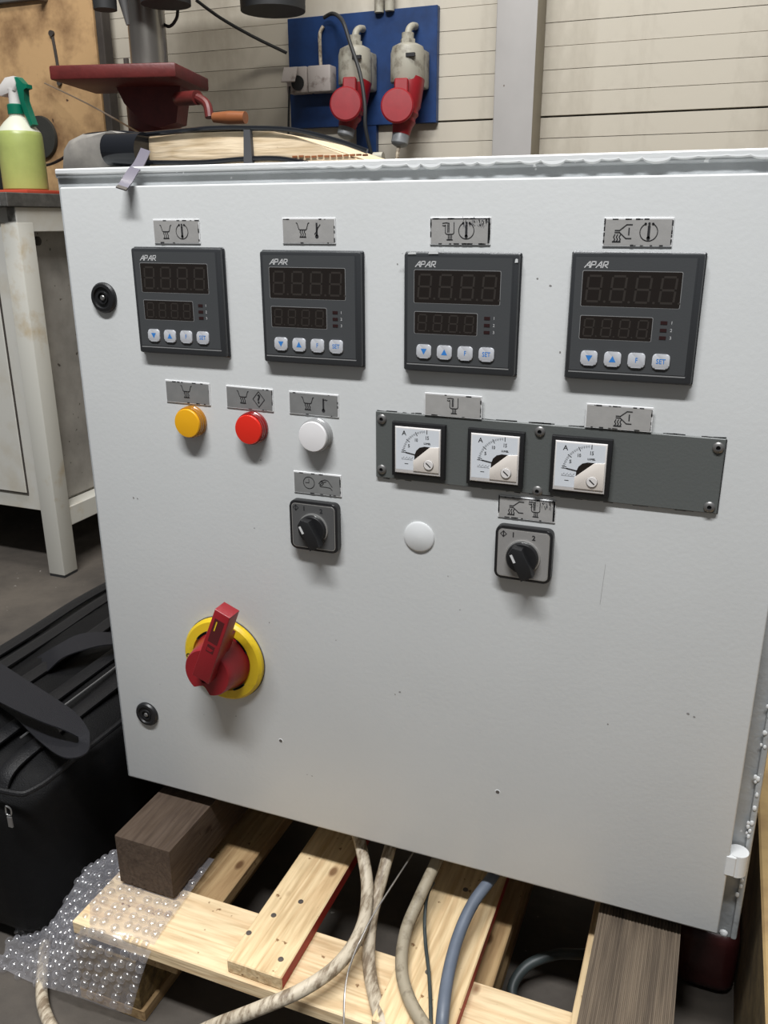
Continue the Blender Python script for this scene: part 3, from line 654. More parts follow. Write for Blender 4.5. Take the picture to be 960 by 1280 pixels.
for x0, x1 in ((.083, .143), (.385, .452), (.545, .608)): board('bottom_plank', (x0, -.128, .0822), (x1, .635, .0978), 'pinelow')
for x0 in (.012, .36, .528):
    for y0 in (-.130, .21, .55): 
        mb = MB('chipwood'); mb.box((x0, y0, .0155), (x0+.080, y0+.080, .082), bev=.001); mb.build('block', pal, origin=(x0, y0, .0155))
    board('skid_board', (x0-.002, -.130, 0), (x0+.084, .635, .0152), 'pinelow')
for px, py, z in [(342, 1144, .1302), (351, 1199, .1302), (376, 1127, .1302), (311, 1166, .1302), (582, 1112, .1302), (535, 1215, .1302)]:
    p = atZ(px, py, z); mb = MB('nail'); mb.lathe([(.0030, 0), (.0028, .0006), (.0001, .0008)], Tr(p.x, p.y, z-.0002) @ Rx(-90), 12); mb.build('nail_head', pal)
mb = MB('beam'); mb.box((.033, -.072, .1185), (.1045, .268, .1808), bev=.0015, seg=2); jitter_edges(mb, .0005)
b1 = mb.build('timber_block', origin=(.033, -.072, .1185)); tag(b1, 'dark weathered square timber under the left end of the cabinet', 'timber', 'timbers carrying the cabinet')
mb = MB('beamr'); pr_ = [(.5425, .1302), (.6180, .1302)]; xx = .6180
while xx > .5435: pr_ += [(xx, .1806), (xx-.0014, .1808), (xx-.0018, .1798), (xx-.0026, .1799)]; xx -= .0030
pr_ = [p for p in pr_ if p[0] >= .5425]+[(.5425, .1804)]
mb.prism(pr_, .268, -.200)
b2 = mb.build('timber_block', origin=(.5425, -.2, .1302)); tag(b2, 'grey brown grooved timber under the right end of the cabinet', 'timber', 'timbers carrying the cabinet')
# ================================================================== CABLES
def cable(name, pts, r, m, lab, cat='cable', n=12, sub=8, group='cables hanging out below the cabinet'):
    P = [atZ(a, b, z) for a, b, z in pts]; mb = MB(m); mb.tube(P, r, n, sub=sub); o = mb.build(name, origin=P[-1], angle=60); tag(o, lab, cat, group); return o
cable('power_cable', [(440, 1020, .185), (452, 1062, .172), (459, 1110, .155), (452, 1160, .146), (425, 1203, .142), (380, 1236, .138), (320, 1262, .124), (250, 1290, .085), (180, 1330, .03)], .0066, 'cableb', 'thick dirty beige cable curving left across the plank with red edge')
cable('power_cable', [(500, 1020, .185), (487, 1062, .172), (474, 1110, .150), (464, 1150, .138), (461, 1200, .124), (468, 1245, .1225), (482, 1290, .1225), (500, 1340, .10)], .0066, 'cableb', 'thick beige cable running straight down between the two red-edged planks')
cable('power_cable', [(560, 1045, .185), (545, 1078, .175), (523, 1125, .160), (507, 1165, .148), (502, 1210, .140), (512, 1250, .1375), (535, 1290, .1375), (560, 1340, .1375)], .0062, 'cablec', 'brownish beige cable bowing over the left edge of the right red-edged plank')
cable('power_cable', [(640, 1050, .185), (618, 1092, .178), (592, 1128, .168), (573, 1170, .155), (560, 1220, .145), (553, 1275, .138), (550, 1340, .10)], .0060, 'cableg', 'blue grey cable lying on the right red-edged plank')
cable('power_cable', [(690, 1300, .01), (655, 1270, .012), (640, 1238, .02), (658, 1208, .035), (695, 1193, .045), (735, 1192, .05), (790, 1180, .03)], .0058, 'cabled', 'dark grey cable in the shadow beside the grey brown timber')
cable('power_cable', [(86, 1088, .03), (68, 1130, .012), (57, 1180, .008), (52, 1235, .008), (58, 1270, .008), (80, 1310, .008)], .0066, 'cableb', 'beige cable on the floor under the bubble wrap', group='cables hanging out below the cabinet')
cable('steel_wire', [(530, 1040, .185), (515, 1068, .178), (488, 1110, .172), (463, 1150, .165), (440, 1200, .150), (431, 1240, .142), (430, 1300, .12)], .0009, 'wire', 'thin bare steel wire hanging in front of the beige cables', 'wire', 6)
cable('twisted_wire', [(542, 1103, .158), (534, 1120, .152), (531, 1150, .145), (532, 1180, .138), (536, 1215, .135), (538, 1250, .134), (539, 1300, .132)], .0018, 'cabled', 'short twisted grey wire standing on the right plank', 'wire', 6)
# ================================================================== BUBBLE WRAP
def wrap():
    G = [[atZ(268, 1074, .1168), atZ(226, 1062, .1165), atZ(170, 1052, .1165), atZ(128, 1072, .110), atZ(80, 1108, .060), atZ(22, 1160, .010)],
         [atZ(236, 1118, .1168), atZ(196, 1112, .1165), atZ(150, 1102, .1168), atZ(112, 1112, .112), atZ(62, 1148, .050), atZ(12, 1176, .008)],
         [atZ(204, 1162, .1168), atZ(172, 1152, .1168), atZ(140, 1142, .1170), atZ(106, 1142, .110), atZ(54, 1172, .038), atZ(6, 1186, .006)],
         [atY(186, 1196, -.1375), atY(158, 1188, -.1385), atY(130, 1176, -.1400), atY(98, 1176, -.1400), atZ(48, 1195, .026), atZ(2, 1195, .005)],
         [atY(172, 1238, -.1400), atY(146, 1230, -.1430), atY(116, 1222, -.1450), atY(82, 1214, -.145), atZ(40, 1208, .014), atZ(-3, 1200, .004)],
         [atY(164, 1268, -.1430), atY(140, 1262, -.1470), atY(108, 1250, -.150), atY(72, 1238, -.150), atZ(34, 1224, .006), atZ(-8, 1206, .003)]]
    def cr(P, t):
        n = len(P)-1; i = min(int(t*n), n-1); u = t*n-i; a, b, c, d = P[max(i-1, 0)], P[i], P[i+1], P[min(i+2, n)]
        return .5*((2*b)+(c-a)*u+(2*a-5*b+4*c-d)*u*u+(3*b-a-3*c+d)*u**3)
    def S(u, v): return cr([cr(r, u) for r in G], v)
    bu = bmesh.new(); NU, NV = 40, 40; g = []
    for j in range(NV+1):
        g.append([])
        for i in range(NU+1):
            u, v = i/NU, j/NV; p = S(u, v); free = max(0, u-.45)
            p = p + Vector((0, 0, .004*free*math.sin(17*v+9*u)*2)); p.z = max(p.z, .002); g[-1].append(bu.verts.new(p))
    for j in range(NV):
        for i in range(NU): bu.faces.new((g[j][i], g[j][i+1], g[j+1][i+1], g[j+1][i]))
    mb = MB('film'); mb.bm.free(); mb.bm = bu
    root = mb.build('bubble_wrap', origin=G[5][0], angle=180)
    tag(root, 'sheet of clear bubble wrap draped over the left end of the pallet', 'bubble wrap')
    mb = MB('bubble'); lu = (S(1, .5)-S(0, .5)).length; lu = sum((S((k+1)/20, .5)-S(k/20, .5)).length for k in range(20)); lv = sum((S(.5, (k+1)/20)-S(.5, k/20)).length for k in range(20))
    pt = .0112; nseg = 12; taken = {}
    cand = []; nv = 34
    for j in range(1, nv):
        v = j/nv; pts = [S(k/200, v) for k in range(201)]; acc = pt*(.5 if j % 2 else 1.0)*.9; run = 0
        for k in range(200):
            run += (pts[k+1]-pts[k]).length
            if run >= acc: cand.append((k/200, v)); acc += pt
    for u, v in cand:
        if True:
            if u > .985 or u < .012: continue
            p = S(u, v); free = max(0, u-.45); p = p + Vector((0, 0, .004*free*math.sin(17*v+9*u)*2)); p.z = max(p.z, .002)
            if .030 < p.x < .107 and p.y > -.076 and p.z > .1: continue
            key = tuple(int(math.floor(c/.012)) for c in p)
            if any((q-p).length < .0101 for dx in (-1, 0, 1) for dy in (-1, 0, 1) for dz in (-1, 0, 1) for q in taken.get((key[0]+dx, key[1]+dy, key[2]+dz), ())): continue
            taken.setdefault(key, []).append(p)
            du = S(min(u+.01, 1), v)-S(max(u-.01, 0), v); dv = S(u, min(v+.01, 1))-S(u, max(v-.01, 0)); nn = du.cross(dv)
            if nn.length < 1e-9: continue
            nn.normalize()
            if nn.dot(CAM-p) < 0: nn = -nn
            a = du.normalized(); b = nn.cross(a); R = .0050; rings = []
            hs = random.uniform(.7, 1.1)
            for rr, hh in ((R, 0), (R*.94, .0018*hs), (R*.72, .0031*hs), (R*.40, .0037*hs), (R*.1, .0038*hs)):
                rings.append([mb.bm.verts.new(p + a*rr*math.cos(2*math.pi*k/nseg) + b*rr*math.sin(2*math.pi*k/nseg) + nn*hh) for k in range(nseg)])
            for A, B in zip(rings, rings[1:]):
                for k in range(nseg): mb.bm.faces.new((A[k], A[(k+1) % nseg], B[(k+1) % nseg], B[k]))
            mb.bm.faces.new(rings[-1])
    o = mb.build('air_bubbles', root, angle=180); tag(o, kind='stuff')
wrap()
# ================================================================== BLACK BAG
bag = thing('soft_bag', 'black nylon carrying bag with webbing handles on the floor left of the pallet', 'bag', (-.18, .2, 0))
def bagbody():
    bm = bmesh.new(); xs0, xs1, y0, y1, h = -.340, -.034, -.112, .56, .245
    nx, ny, nz = 14, 30, 12
    def shape(a, b, c):      # a,b,c in 0..1 on the cube -> rounded soft box
        x = a*2-1; y = b*2-1; z = c*2-1
        e = 7
        n = (abs(x)**e+abs(y)**e+abs(z)**e)**(1/e); m = max(abs(x), abs(y), abs(z)); k = m/n
        x, y, z = x*k, y*k, z*k
        X = xs0+(x+1)/2*(xs1-xs0); Y = y0+(y+1)/2*(y1-y0); Z = (z+1)/2*h
        if c > .5: Z += .018*(1-x*x)*(1-y*y)*(c-.5)*2 + .003*math.sin(X*60+Y*14)*(c-.5)*2 + .002*math.sin(X*130-Y*31)*(c-.5)*2
        X += .004*math.sin(Z*38+Y*12)*(1 if x > 0 else -1)*min(1, abs(x)*1.2); Y += .0035*math.sin(X*42+Z*22)*abs(y)
        return (X, Y, max(Z, .001))
    V = {}
    def v(i, j, k):
        if (i, j, k) not in V: V[i, j, k] = bm.verts.new(shape(i/nx, j/ny, k/nz))
        return V[i, j, k]
    for i in range(nx):
        for j in range(ny):
            bm.faces.new((v(i, j, 0), v(i, j+1, 0), v(i+1, j+1, 0), v(i+1, j, 0))); bm.faces.new((v(i, j, nz), v(i+1, j, nz), v(i+1, j+1, nz), v(i, j+1, nz)))
    for i in range(nx):
        for k in range(nz):
            bm.faces.new((v(i, 0, k), v(i+1, 0, k), v(i+1, 0, k+1), v(i, 0, k+1))); bm.faces.new((v(i, ny, k), v(i, ny, k+1), v(i+1, ny, k+1), v(i+1, ny, k)))
    for j in range(ny):
        for k in range(nz):
            bm.faces.new((v(0, j, k), v(0, j, k+1), v(0, j+1, k+1), v(0, j+1, k))); bm.faces.new((v(nx, j, k), v(nx, j+1, k), v(nx, j+1, k+1), v(nx, j, k+1)))
    mb = MB('fabric'); mb.bm.free(); mb.bm = bm; return mb.build('bag_body', bag, angle=180)
bagbody()
mb = MB('fabric2'); mb.tube([(-.33, -.108, .236), (-.2, -.116, .241), (-.07, -.114, .240), (-.042, -.098, .240), (-.036, -.03, .243), (-.034, .1, .243), (-.034, .3, .243), (-.036, .5, .240)], .0032, 8); mb.build('piping', bag)
mb = MB('fabric2')
for x, dz in ((-.085, .2575), (-.13, .262), (-.19, .264), (-.25, .261), (-.29, .256)):
    mb.tube([(x-.012, -.095, dz-.034), (x-.01, -.075, dz-.016), (x, .0, dz-.004), (x+.004, .15, dz+.002), (x-.004, .3, dz+.002), (x+.002, .46, dz-.004), (x, .53, dz-.02)], .0045, 8, flat=(.011, .0035), side=(1, 0, 0))
mb.build('top_fold', bag)
mb = MB('zip')
mb.tube([(-.105, -.05, .258), (-.10, .1, .264), (-.105, .3, .266), (-.10, .5, .256)], .0013, 6); mb.build('zip_line', bag)
def strap(pts, wd, nrm=None, th=.0016, m='web', name='handle'):
    """flat band: pts = (left edge, right edge) pairs"""
    L = spline([Vector(a) for a, b in pts], 8); R = spline([Vector(b) for a, b in pts], 8)
    mb = MB(m); prev = None
    for i, (a, b) in enumerate(zip(L, R)):
        t = (L[min(i+1, len(L)-1)]-L[max(i-1, 0)]).normalized(); n = t.cross((b-a).normalized()).normalized()*th
        r = [mb.bm.verts.new(a), mb.bm.verts.new(b), mb.bm.verts.new(b+n), mb.bm.verts.new(a+n)]
        if prev:
            for k in range(4): mb.bm.faces.new((prev[k], prev[(k+1) % 4], r[(k+1) % 4], r[k]))
        else: mb.bm.faces.new(r)
        prev = r
    mb.bm.faces.new(prev[::-1]); return mb
# front handle loop: two webbing runs meeting in a rounded tip
hp = [((0-20, 815), (-20, 870), .285), ((20, 845), (0, 885), .295), ((60, 868), (45, 905), .30), ((100, 893), (85, 918), .298), ((122, 925), (98, 925), .288), ((118, 950), (97, 938), .278)]
pr = [(atZ(a[0], a[1], z), atZ(b[0], b[1], z)) for a, b, z in [((-20, 815), (-25, 862), .290), ((15, 838), (5, 880), .298), ((62, 868), (48, 900), .300), ((96, 892), (80, 912), .297), ((112, 915), (98, 921), .290)]]
pr2 = [(atZ(*a, z), atZ(*b, z)) for a, b, z in [((112, 915), (98, 921), .290), ((110, 938), (98, 928), .282), ((92, 947), (92, 928), .278), ((72, 943), (80, 922), .276), ((45, 922), (62, 900), .274), ((15, 893), (25, 872), .272), ((-20, 870), (-15, 850), .270)]]
strap(pr, .03).build('handle', bag); strap(pr2, .03).build('handle', bag)
pr3 = [(atZ(*a, z), atZ(*b, z)) for a, b, z in [((30, 832), (44, 852), .245), ((52, 818), (60, 838), .266), ((72, 806), (78, 822), .282), ((98, 793), (104, 812), .288), ((125, 790), (130, 806), .288), ((150, 792), (152, 806), .282), ((175, 800), (175, 812), .275)]]
strap(pr3, .02).build('handle', bag)
mb = MB('zip'); p = atY(8, 992, -.116)
mb.tube([(p.x-.004, -.1165, .222), (p.x, -.119, .226), (p.x+.004, -.1175, .222), (p.x+.003, -.1175, .214), (p.x-.003, -.1175, .214), (p.x-.004, -.1165, .222)], .0009, 6); mb.box((p.x-.0025, -.119, .198), (p.x+.0035, -.1165, .212), bev=.0006); mb.build('zip_pull', bag)
# ================================================================== WORKBENCH
bx, by = -.822, .806
bench = thing('workbench', 'off-white steel workbench with dark metal top standing left of the control cabinet', 'workbench', (-1.4, 1.1, 0))
mb = MB('ruststeel', 'paintw'); mb.box((-2.6, .78, .846), (bx+.006, 1.58, .874), bev=.0015); mb.build('bench_top', bench)
mb = MB('rivet'); mb.box((-2.0, .7765, .847), (-.832, .781, .8735), bev=.0008); mb.build('edge_strip', bench)
for x, y in ((bx-.047, by), (bx-.047, 1.52), (-2.5, by)):
    mb = MB('legp', 'rubber'); mb.box((x, y, .006), (x+.047, y+.047, .815), bev=.0025, seg=2); mb.box((x+.001, y+.001, 0), (x+.046, y+.046, .0062), mat=1)
    mb.build('leg', bench)
mb = MB('paintw'); mb.box((bx-.046, by+.001, .795), (bx-.001, 1.56, .846), bev=.0015); mb.box((-2.5, by+.001, .815), (bx-.002, by+.045, .846), bev=.0015); mb.build('top_rail', bench)
mb = MB('legp'); mb.box((bx-.045, by+.047, .120), (bx-.002, 1.52, .168), bev=.002); mb.build('side_rail', bench)
mb = MB('paintdirty'); mb.box((bx-.052, by+.048, .172), (bx-.045, 1.52, .80), bev=.0008)
mb.build('side_panel', bench)
mb = MB('paintw', 'rust'); mb.box((-1.9, by+.004, .166), (bx-.049, 1.5, .815), bev=.001); mb.build('drawer_unit', bench)
mb = MB('paintw', 'rust'); mb.box((-1.55, by-.001, .207), (bx-.081, by+.0045, .812), bev=.0012); mb.build('unit_door', bench)
mb = MB('rust'); mb.box((-1.56, by+.001, .2035), (bx-.078, by+.0038, .815)); mb.build('door_gap', bench)
mb = MB('rust'); p = X = None
mb.lathe([(.010, 0), (.010, .004), (.006, .006)], Tr(bx-.044, .905, .775) @ Rz(90), 14); mb.build('bolt', bench)
# spray bottle
sb = Vector((-.965, 1.0, .884))
tr = MB('redtray'); tr.box((-1.35, .90, .874), (-.872, 1.09, .8835), bev=.002, seg=2); o = tr.build('tray', origin=(-1.1, 1, .874)); tag(o, 'flat red tray on the bench edge beneath the spray bottle', 'tray')
bt = thing('spray_bottle', 'clear spray bottle with yellow-green liquid and green trigger on the red tray', 'bottle', sb)
mb = MB('bottlep', 'liquid'); T = Tr(*sb) @ Rx(-90)
mb.lathe([(.046, 0), (.050, .004), (.050, .09), (.0495, .118), (.0470, .126), (.0300, .146), (.0165, .158), (.0165, .166)], T, 36, mats=[1, 1, 1, 1, 0, 0, 0])
mb.build('bottle_body', bt)
mb = MB('green'); mb.lathe([(.0185, .163), (.0185, .182), (.0165, .184)], T, 30); mb.build('collar', bt)
mb = MB('whitep'); mb.lathe([(.0135, .182), (.0125, .205), (.014, .215)], T, 24)
mb.prism([(-.024, .020), (-.036, .024), (-.030, .040), (-.008, .058), (.016, .060), (.020, .046), (.014, .030), (-.006, .026)], .012, -.012, 0, T=Tr(sb.x-.002, sb.y, sb.z+.180), bev=.002)
mb.build('spray_head', bt)
mb = MB('green'); tz = sb.z+.18
mb.prism([(.010, .058), (.022, .058), (.036, .044), (.046, .042), (.046, .034), (.036, .032), (.034, .010), (.044, -.022), (.050, -.040), (.042, -.044), (.030, -.020), (.022, .010), (.018, .040)], .009, -.009, 0, T=Tr(sb.x, sb.y, tz), bev=.001)
mb.build('trigger', bt)
# plywood board on the wall behind the bench
pw = thing('plywood_board', 'stained brown plywood board leaning against the wall behind the bench', 'board', (-1.7, 1.55, .874))
mb = MB('ply'); mb.box((-2.5, 1.53, .8742), (-1.142, 1.555, 2.2), bev=.001); mb.build('panel', pw)
mb = MB('rust'); mb.box((-1.141, 1.535, .8742), (-1.118, 1.575, 2.2), bev=.003); mb.build('edge_strip', pw)
def onply(px, py, y=1.528): return atY(px, py, y)
c = onply(52, 172); mb = MB('disc'); mb.lathe([(.056, 0), (.060, .004), (.058, .012), (.015, .014), (.014, .010)], Tr(c.x, 1.53, c.z) @ Matrix.Diagonal((1, 1, 1, 1)), 36)
o = mb.build('round_disc', origin=(c.x, 1.53, c.z)); tag(o, 'dark round disc hanging on the plywood behind the spray bottle', 'disc')
a, b = onply(65, 42), onply(75, 104); mb = MB('rust'); mb.tube([a, (a+b)/2+Vector((.002, 0, 0)), b], .0045, 8); mb.cyl(a+Vector((0, .004, 0)), a+Vector((0, -.006, 0)), .008); mb.cyl(b+Vector((0, .004, 0)), b+Vector((0, -.006, 0)), .007)
o = mb.build('metal_rod', origin=b); tag(o, 'thin rusty metal rod fixed upright on the plywood board', 'rod')
a, b = onply(-20, 5), onply(58, -2); mb = MB('rivet'); mb.box((min(a.x, b.x), 1.515, a.z-.006), (b.x, 1.53, a.z+.02), bev=.002); mb.cyl((b.x-.004, 1.53, a.z-.004), (b.x-.004, 1.50, a.z-.004), .009)
o = mb.build('shelf_bracket', origin=(a.x, 1.53, a.z)); tag(o, 'grey metal bracket at the top left of the plywood', 'bracket')
# black box behind the bottle
mb = MB('rubber'); p = atY(8, 190, 1.2); mb.box((p.x-.18, 1.13, .8742), (p.x+.005, 1.25, p.z), bev=.004, seg=2); o = mb.build('black_box', origin=(p.x-.09, 1.19, .8742)); tag(o, 'black box on the bench left of the spray bottle', 'box')
# thin white rod and black cable by the plywood
mb = MB('wire'); mb.tube([atY(56, 104, 1.5), atY(110, 130, 1.3), atY(174, 166, 1.05)], .0022, 6); o = mb.build('thin_rod', origin=atY(174, 166, 1.05)); tag(o, 'thin pale rod slanting from the plywood to behind the dusty case', 'rod')
mb = MB('rubber'); mb.tube([atY(40, 207, 1.25), atY(60, 206, 1.2), atY(78, 198, 1.1), atY(96, 184, 1.0), atY(120, 190, .9)], .0035, 8); o = mb.build('hanging_cable', origin=atY(40, 207, 1.25)); tag(o, 'black cord arching from the bench to behind the cabinet', 'cord')
# ================================================================== DRILL PRESS
dp = thing('drill_press', 'pillar drill with dark red cast table and steel column behind the cabinet', 'drill press', (-.66, 1.14, 0))
mb = MB('rust'); mb.box((-.74, 1.03, 0), (-.44, 1.38, .05), bev=.01, seg=2); mb.build('base', dp)
cxx = (atY(165, 50, 1.14).x + atY(205, 50, 1.14).x)/2 
mb = MB('steel'); mb.cyl((cxx, 1.14, .04), (cxx, 1.14, 1.75), .0415, n=40); mb.build('column', dp)
TT = Tr(-.655, 1.02, 1.105) @ Rz(14)
mb = MB('maroon'); mb.box((-.135, -.105, -.013), (.135, .105, .014), bev=.004, seg=2, T=TT); mb.build('table', dp)
mb = MB('maroon'); mb.prism([(-.045, -.012), (.10, -.012), (.085, -.085), (.045, -.095), (.01, -.085), (-.03, -.045)], -.035, .035, 0, T=TT @ Tr(.0, .05, 0), bev=.004); mb.build('table_bracket', dp)
mb = MB('maroon'); mb.cyl((cxx, 1.14, 1.005), (cxx, 1.14, 1.092), .060, n=36); mb.build('clamp_collar', dp)
mb = MB('rust'); mb.cyl((cxx, 1.14, .955), (cxx, 1.14, 1.005), .058, n=36); mb.build('rack_ring', dp)
mb = MB('rust'); a = atY(159, 90, .99); mb.cyl((a.x, .99, 1.10), (a.x, .99, 1.14), .0055, n=12); mb.build('table_pin', dp)
ca, cb, c2, c3 = atY(238, 120, .97), atY(247, 122, .97), atY(262, 147, .96), atY(307, 147, .96)
mb = MB('maroon'); mb.cyl((ca.x-.05, 1.0, ca.z), (cb.x, .97, cb.z), .014); mb.tube([cb, (cb+c2)/2+Vector((.008, 0, .006)), c2], .009, 10); mb.build('crank_arm', dp)
mb = MB('orangewood'); d = c3-c2; mb.cyl(c2+d*.12, c2+d*.55, .0095, .0125, 20); mb.cyl(c2+d*.55, c3, .0125, .0115, 20); mb.build('crank_grip', dp)
mb = MB('rubber'); a, b = atY(200, 15, 1.1), atY(250, 15, 1.1); mb.cyl(((a.x+b.x)/2, 1.05, a.z), ((a.x+b.x)/2, 1.05, a.z+.25), .052, .052, 30)
mb.box((-.86, .96, a.z+.10), (-.46, 1.24, a.z+.36), bev=.02, seg=2); mb.build('drill_head', dp)
mb = MB('rubber'); a, b = atY(118, 14, 1.0), atY(146, 14, 1.0); mb.cyl(((a.x+b.x)/2, 1.0, a.z), ((a.x+b.x)/2, 1.0, a.z+.2), (b.x-a.x)/2*.85, (b.x-a.x)/2, 24); mb.build('depth_knob', dp)
mb = MB('rivet'); a = atY(162, 31, 1.02); mb.cyl((a.x-.004, 1.02, a.z), (a.x-.022, 1.02, a.z+.13), .004, .022, 16); mb.build('chuck', dp)
a, b = atY(303, 18, 1.3), atY(381, 18, 1.3); mb = MB('rubber'); mb.cyl(((a.x+b.x)/2, 1.3, a.z), ((a.x+b.x)/2, 1.3, a.z+.3), (b.x-a.x)/2*.92, (b.x-a.x)/2, 30)
mb.box((-.50, 1.17, a.z+.12), ((a.x+b.x)/2, 1.24, a.z+.24)); mb.build('motor', dp)
mb = MB('rubber'); mb.tube([atY(200, 28, 1.15), atY(212, 33, 1.15), atY(221, 22, 1.15), atY(222, 5, 1.15)], .0035, 8); mb.build('motor_lead', dp)
# ================================================================== BLUE SOCKET BOARD
bd = thing('socket_board', 'blue wall board carrying an outlet and two industrial sockets', 'socket board', (-.367, WY, 1.055))
p0, p1 = atY(359, 20, 1.58), atY(547, 12, 1.58); q0 = atY(545, 153, 1.58)
mb = MB('bluebd'); mb.box((p0.x, 1.580, q0.z), (p1.x, 1.5995, (p0.z+p1.z)/2+.002), bev=.001); 
a, b = atY(445, 160, 1.58), atY(470, 198, 1.58); mb.box((a.x, 1.582, b.z-.05), (b.x, 1.5990, q0.z+.001)); mb.build('board', bd)
ox0, ox1 = atY(357, 96, 1.545).x, atY(414, 96, 1.545).x; oz0, oz1 = atY(380, 116, 1.545).z, atY(380, 83, 1.545).z
mb = MB('outlet'); xm = (ox0+ox1)/2-.002
mb.box((ox0+.004, 1.540, oz0), (xm, 1.580, oz1), bev=.004, seg=2); mb.box((xm+.002, 1.540, oz0), (ox1, 1.580, oz1), bev=.004, seg=2); out = mb.build('double_outlet', bd)
mb = MB('outlet'); mb.box((0, -.002, -.042), (.040, .002, 0), bev=.001, T=Tr(ox0+.000, 1.538, oz1-.001) @ Rx(-28)); mb.build('flip_lid', out)
mb = MB('rubber'); mb.lathe([(.018, 0), (.018, .002)], Tr((ox0+xm)/2+.006, 1.5395, (oz0+oz1)/2-.008), 20); mb.build('socket_hole', out)
mb = MB('cableb'); mb.tube([atY(401, 82, 1.57), atY(400, 60, 1.57), atY(400, 42, 1.57), atY(404, 33, 1.575)], .0045, 8); mb.build('supply_lead', bd)
def industrial(cxp, topy, boty, lab_s):
    """socket housing with hinged lid; pixel helpers give its place on the board"""
    top = atY(cxp[0], topy, 1.52); bot = atY(cxp[1], boty, 1.52); x = (top.x+bot.x)/2; r = .043
    root = thing('industrial_socket', lab_s, 'socket', (x, 1.58, bot.z), 'industrial sockets on the blue board')
    mb = MB('sockgrey'); T = Tr(x, 1.530, bot.z) @ Rx(-90) @ Matrix.Diagonal((1, 1, 1, 1))
    h = top.z-bot.z
    mb.lathe([(r*.96, 0), (r, .004), (r*.98, h*.75), (r*.88, h*.92), (r*.55, h)], T, 36)
    mb.box((x-r*.9, 1.53, bot.z-.012), (x+r*.95, 1.5795, bot.z+h*.86), bev=.006, seg=2)
    hs = mb.build('housing', root)
    mb = MB('print'); mb.box((x+.010, 1.4870, bot.z+h*.60), (x+.032, 1.4960, bot.z+h*.60+.008), T=None); mb.build('latch_slot', root)
    mb = MB('sockgrey'); mb.cyl((x-.004, 1.54, top.z-.006), (x-.004, 1.54, top.z+.012), .019, n=6); mb.cyl((x-.004, 1.54, top.z+.012), (x-.004, 1.54, top.z+.026), .015, n=20); mb.tube([(x-.004, 1.54, top.z+.020), (x-.003, 1.545, top.z+.034), (x+.001, 1.556, top.z+.043), (x+.004, 1.575, top.z+.046)], .0085, 12); mb.build('cable_gland', root)
    return x, bot.z, root
for cxp, topy, boty, lidp, plg, ls, lp in (((441, 443), 57, 106, (433, 131), (431, 172), 'left grey industrial socket on the blue board', 'red industrial plug in the left socket, cable crossing it'),
                                          ((508, 508), 54, 103, (497, 133), (499, 182), 'right grey industrial socket on the blue board', 'red industrial plug in the right socket with grey gland')):
    x, zb, root = industrial(cxp, topy, boty, ls)
    # plug body leaning slightly outwards and down
    e = atY(plg[0], plg[1], 1.50); top = Vector((x-.002, 1.528, zb+.010)); d = (e-top)
    pl = thing('industrial_plug', lp, 'plug', e, 'red industrial plugs')
    mb = MB('redhi'); n_ = d.normalized(); top = top+Vector((.010, 0, 0)); n_ = (e-top).normalized(); T = Matrix.Translation(top) @ n_.to_track_quat('-Y', 'Z').to_matrix().to_4x4(); Lq = d.length
    mb.lathe([(.036, 0), (.037, Lq*.40), (.033, Lq*.46), (.035, Lq*.52), (.029, Lq*.58), (.031, Lq*.64), (.025, Lq*.72), (.022, Lq*.84)], T, 32); mb.build('plug_body', pl)
    mb = MB('gland'); mb.lathe([(.019, Lq*.80), (.0215, Lq*.84), (.0215, Lq*.97), (.018, Lq*1.0), (.008, Lq*1.03)], T, 18); mb.build('gland_nut', pl)
    if plg[1] > 175:
        mb = MB('cableb'); mb.tube([e, e+n_*.03, e+n_*.06+Vector((.002, 0, -.05))], .005, 8); mb.build('lead', pl)
    l = atY(lidp[0], lidp[1], 1.475); mb = MB('redhi'); TL = Matrix.Translation(l) @ Rz(14) @ Rx(-6)
    mb.lathe([(.038, 0), (.0405, .003), (.0405, .010), (.037, .013), (.0001, .0135)], TL, 36); mb.box((-.008, -.010, .030), (.026, .012, .062), bev=.003, T=TL)
    mb.build('lid', root)
# cables on the board
mb = MB('rubber'); mb.tube([atY(405, 22, 1.565), atY(416, 17, 1.55), atY(428, 26, 1.48), atY(438, 55, 1.465), atY(450, 92, 1.45), atY(456, 130, 1.44), atY(457, 160, 1.44), atY(466, 200, 1.46)], .0048, 8)
o = mb.build('hanging_cable', origin=atY(466, 200, 1.46)); tag(o, 'black cord looping over the left industrial socket', 'cord')
mb = MB('rubber'); mb.tube([atY(362, 108, 1.53), atY(361, 140, 1.53), atY(360, 190, 1.53)], .003, 8); o = mb.build('hanging_cable', origin=atY(360, 190, 1.53)); tag(o, 'thin black cord hanging down from the grey outlet', 'cord')
mb = MB('rubber'); mb.tube([atY(245, 0, 1.45), atY(275, 22, 1.5), atY(315, 45, 1.55), atY(358, 66, 1.575)], .0042, 8); o = mb.build('hanging_cable', origin=atY(358, 66, 1.575)); tag(o, 'black cord sagging from the drill press to the blue board', 'cord')
mb = MB('sockgrey'); mb.cyl(atY(474, -20, 1.575), atY(474, 16, 1.575), .012); mb.cyl(atY(487, -20, 1.575), atY(487, 14, 1.575), .012); o = mb.build('conduit_pair', origin=atY(480, 14, 1.575)); tag(o, 'two short pale conduits entering the top of the blue board', 'conduit')
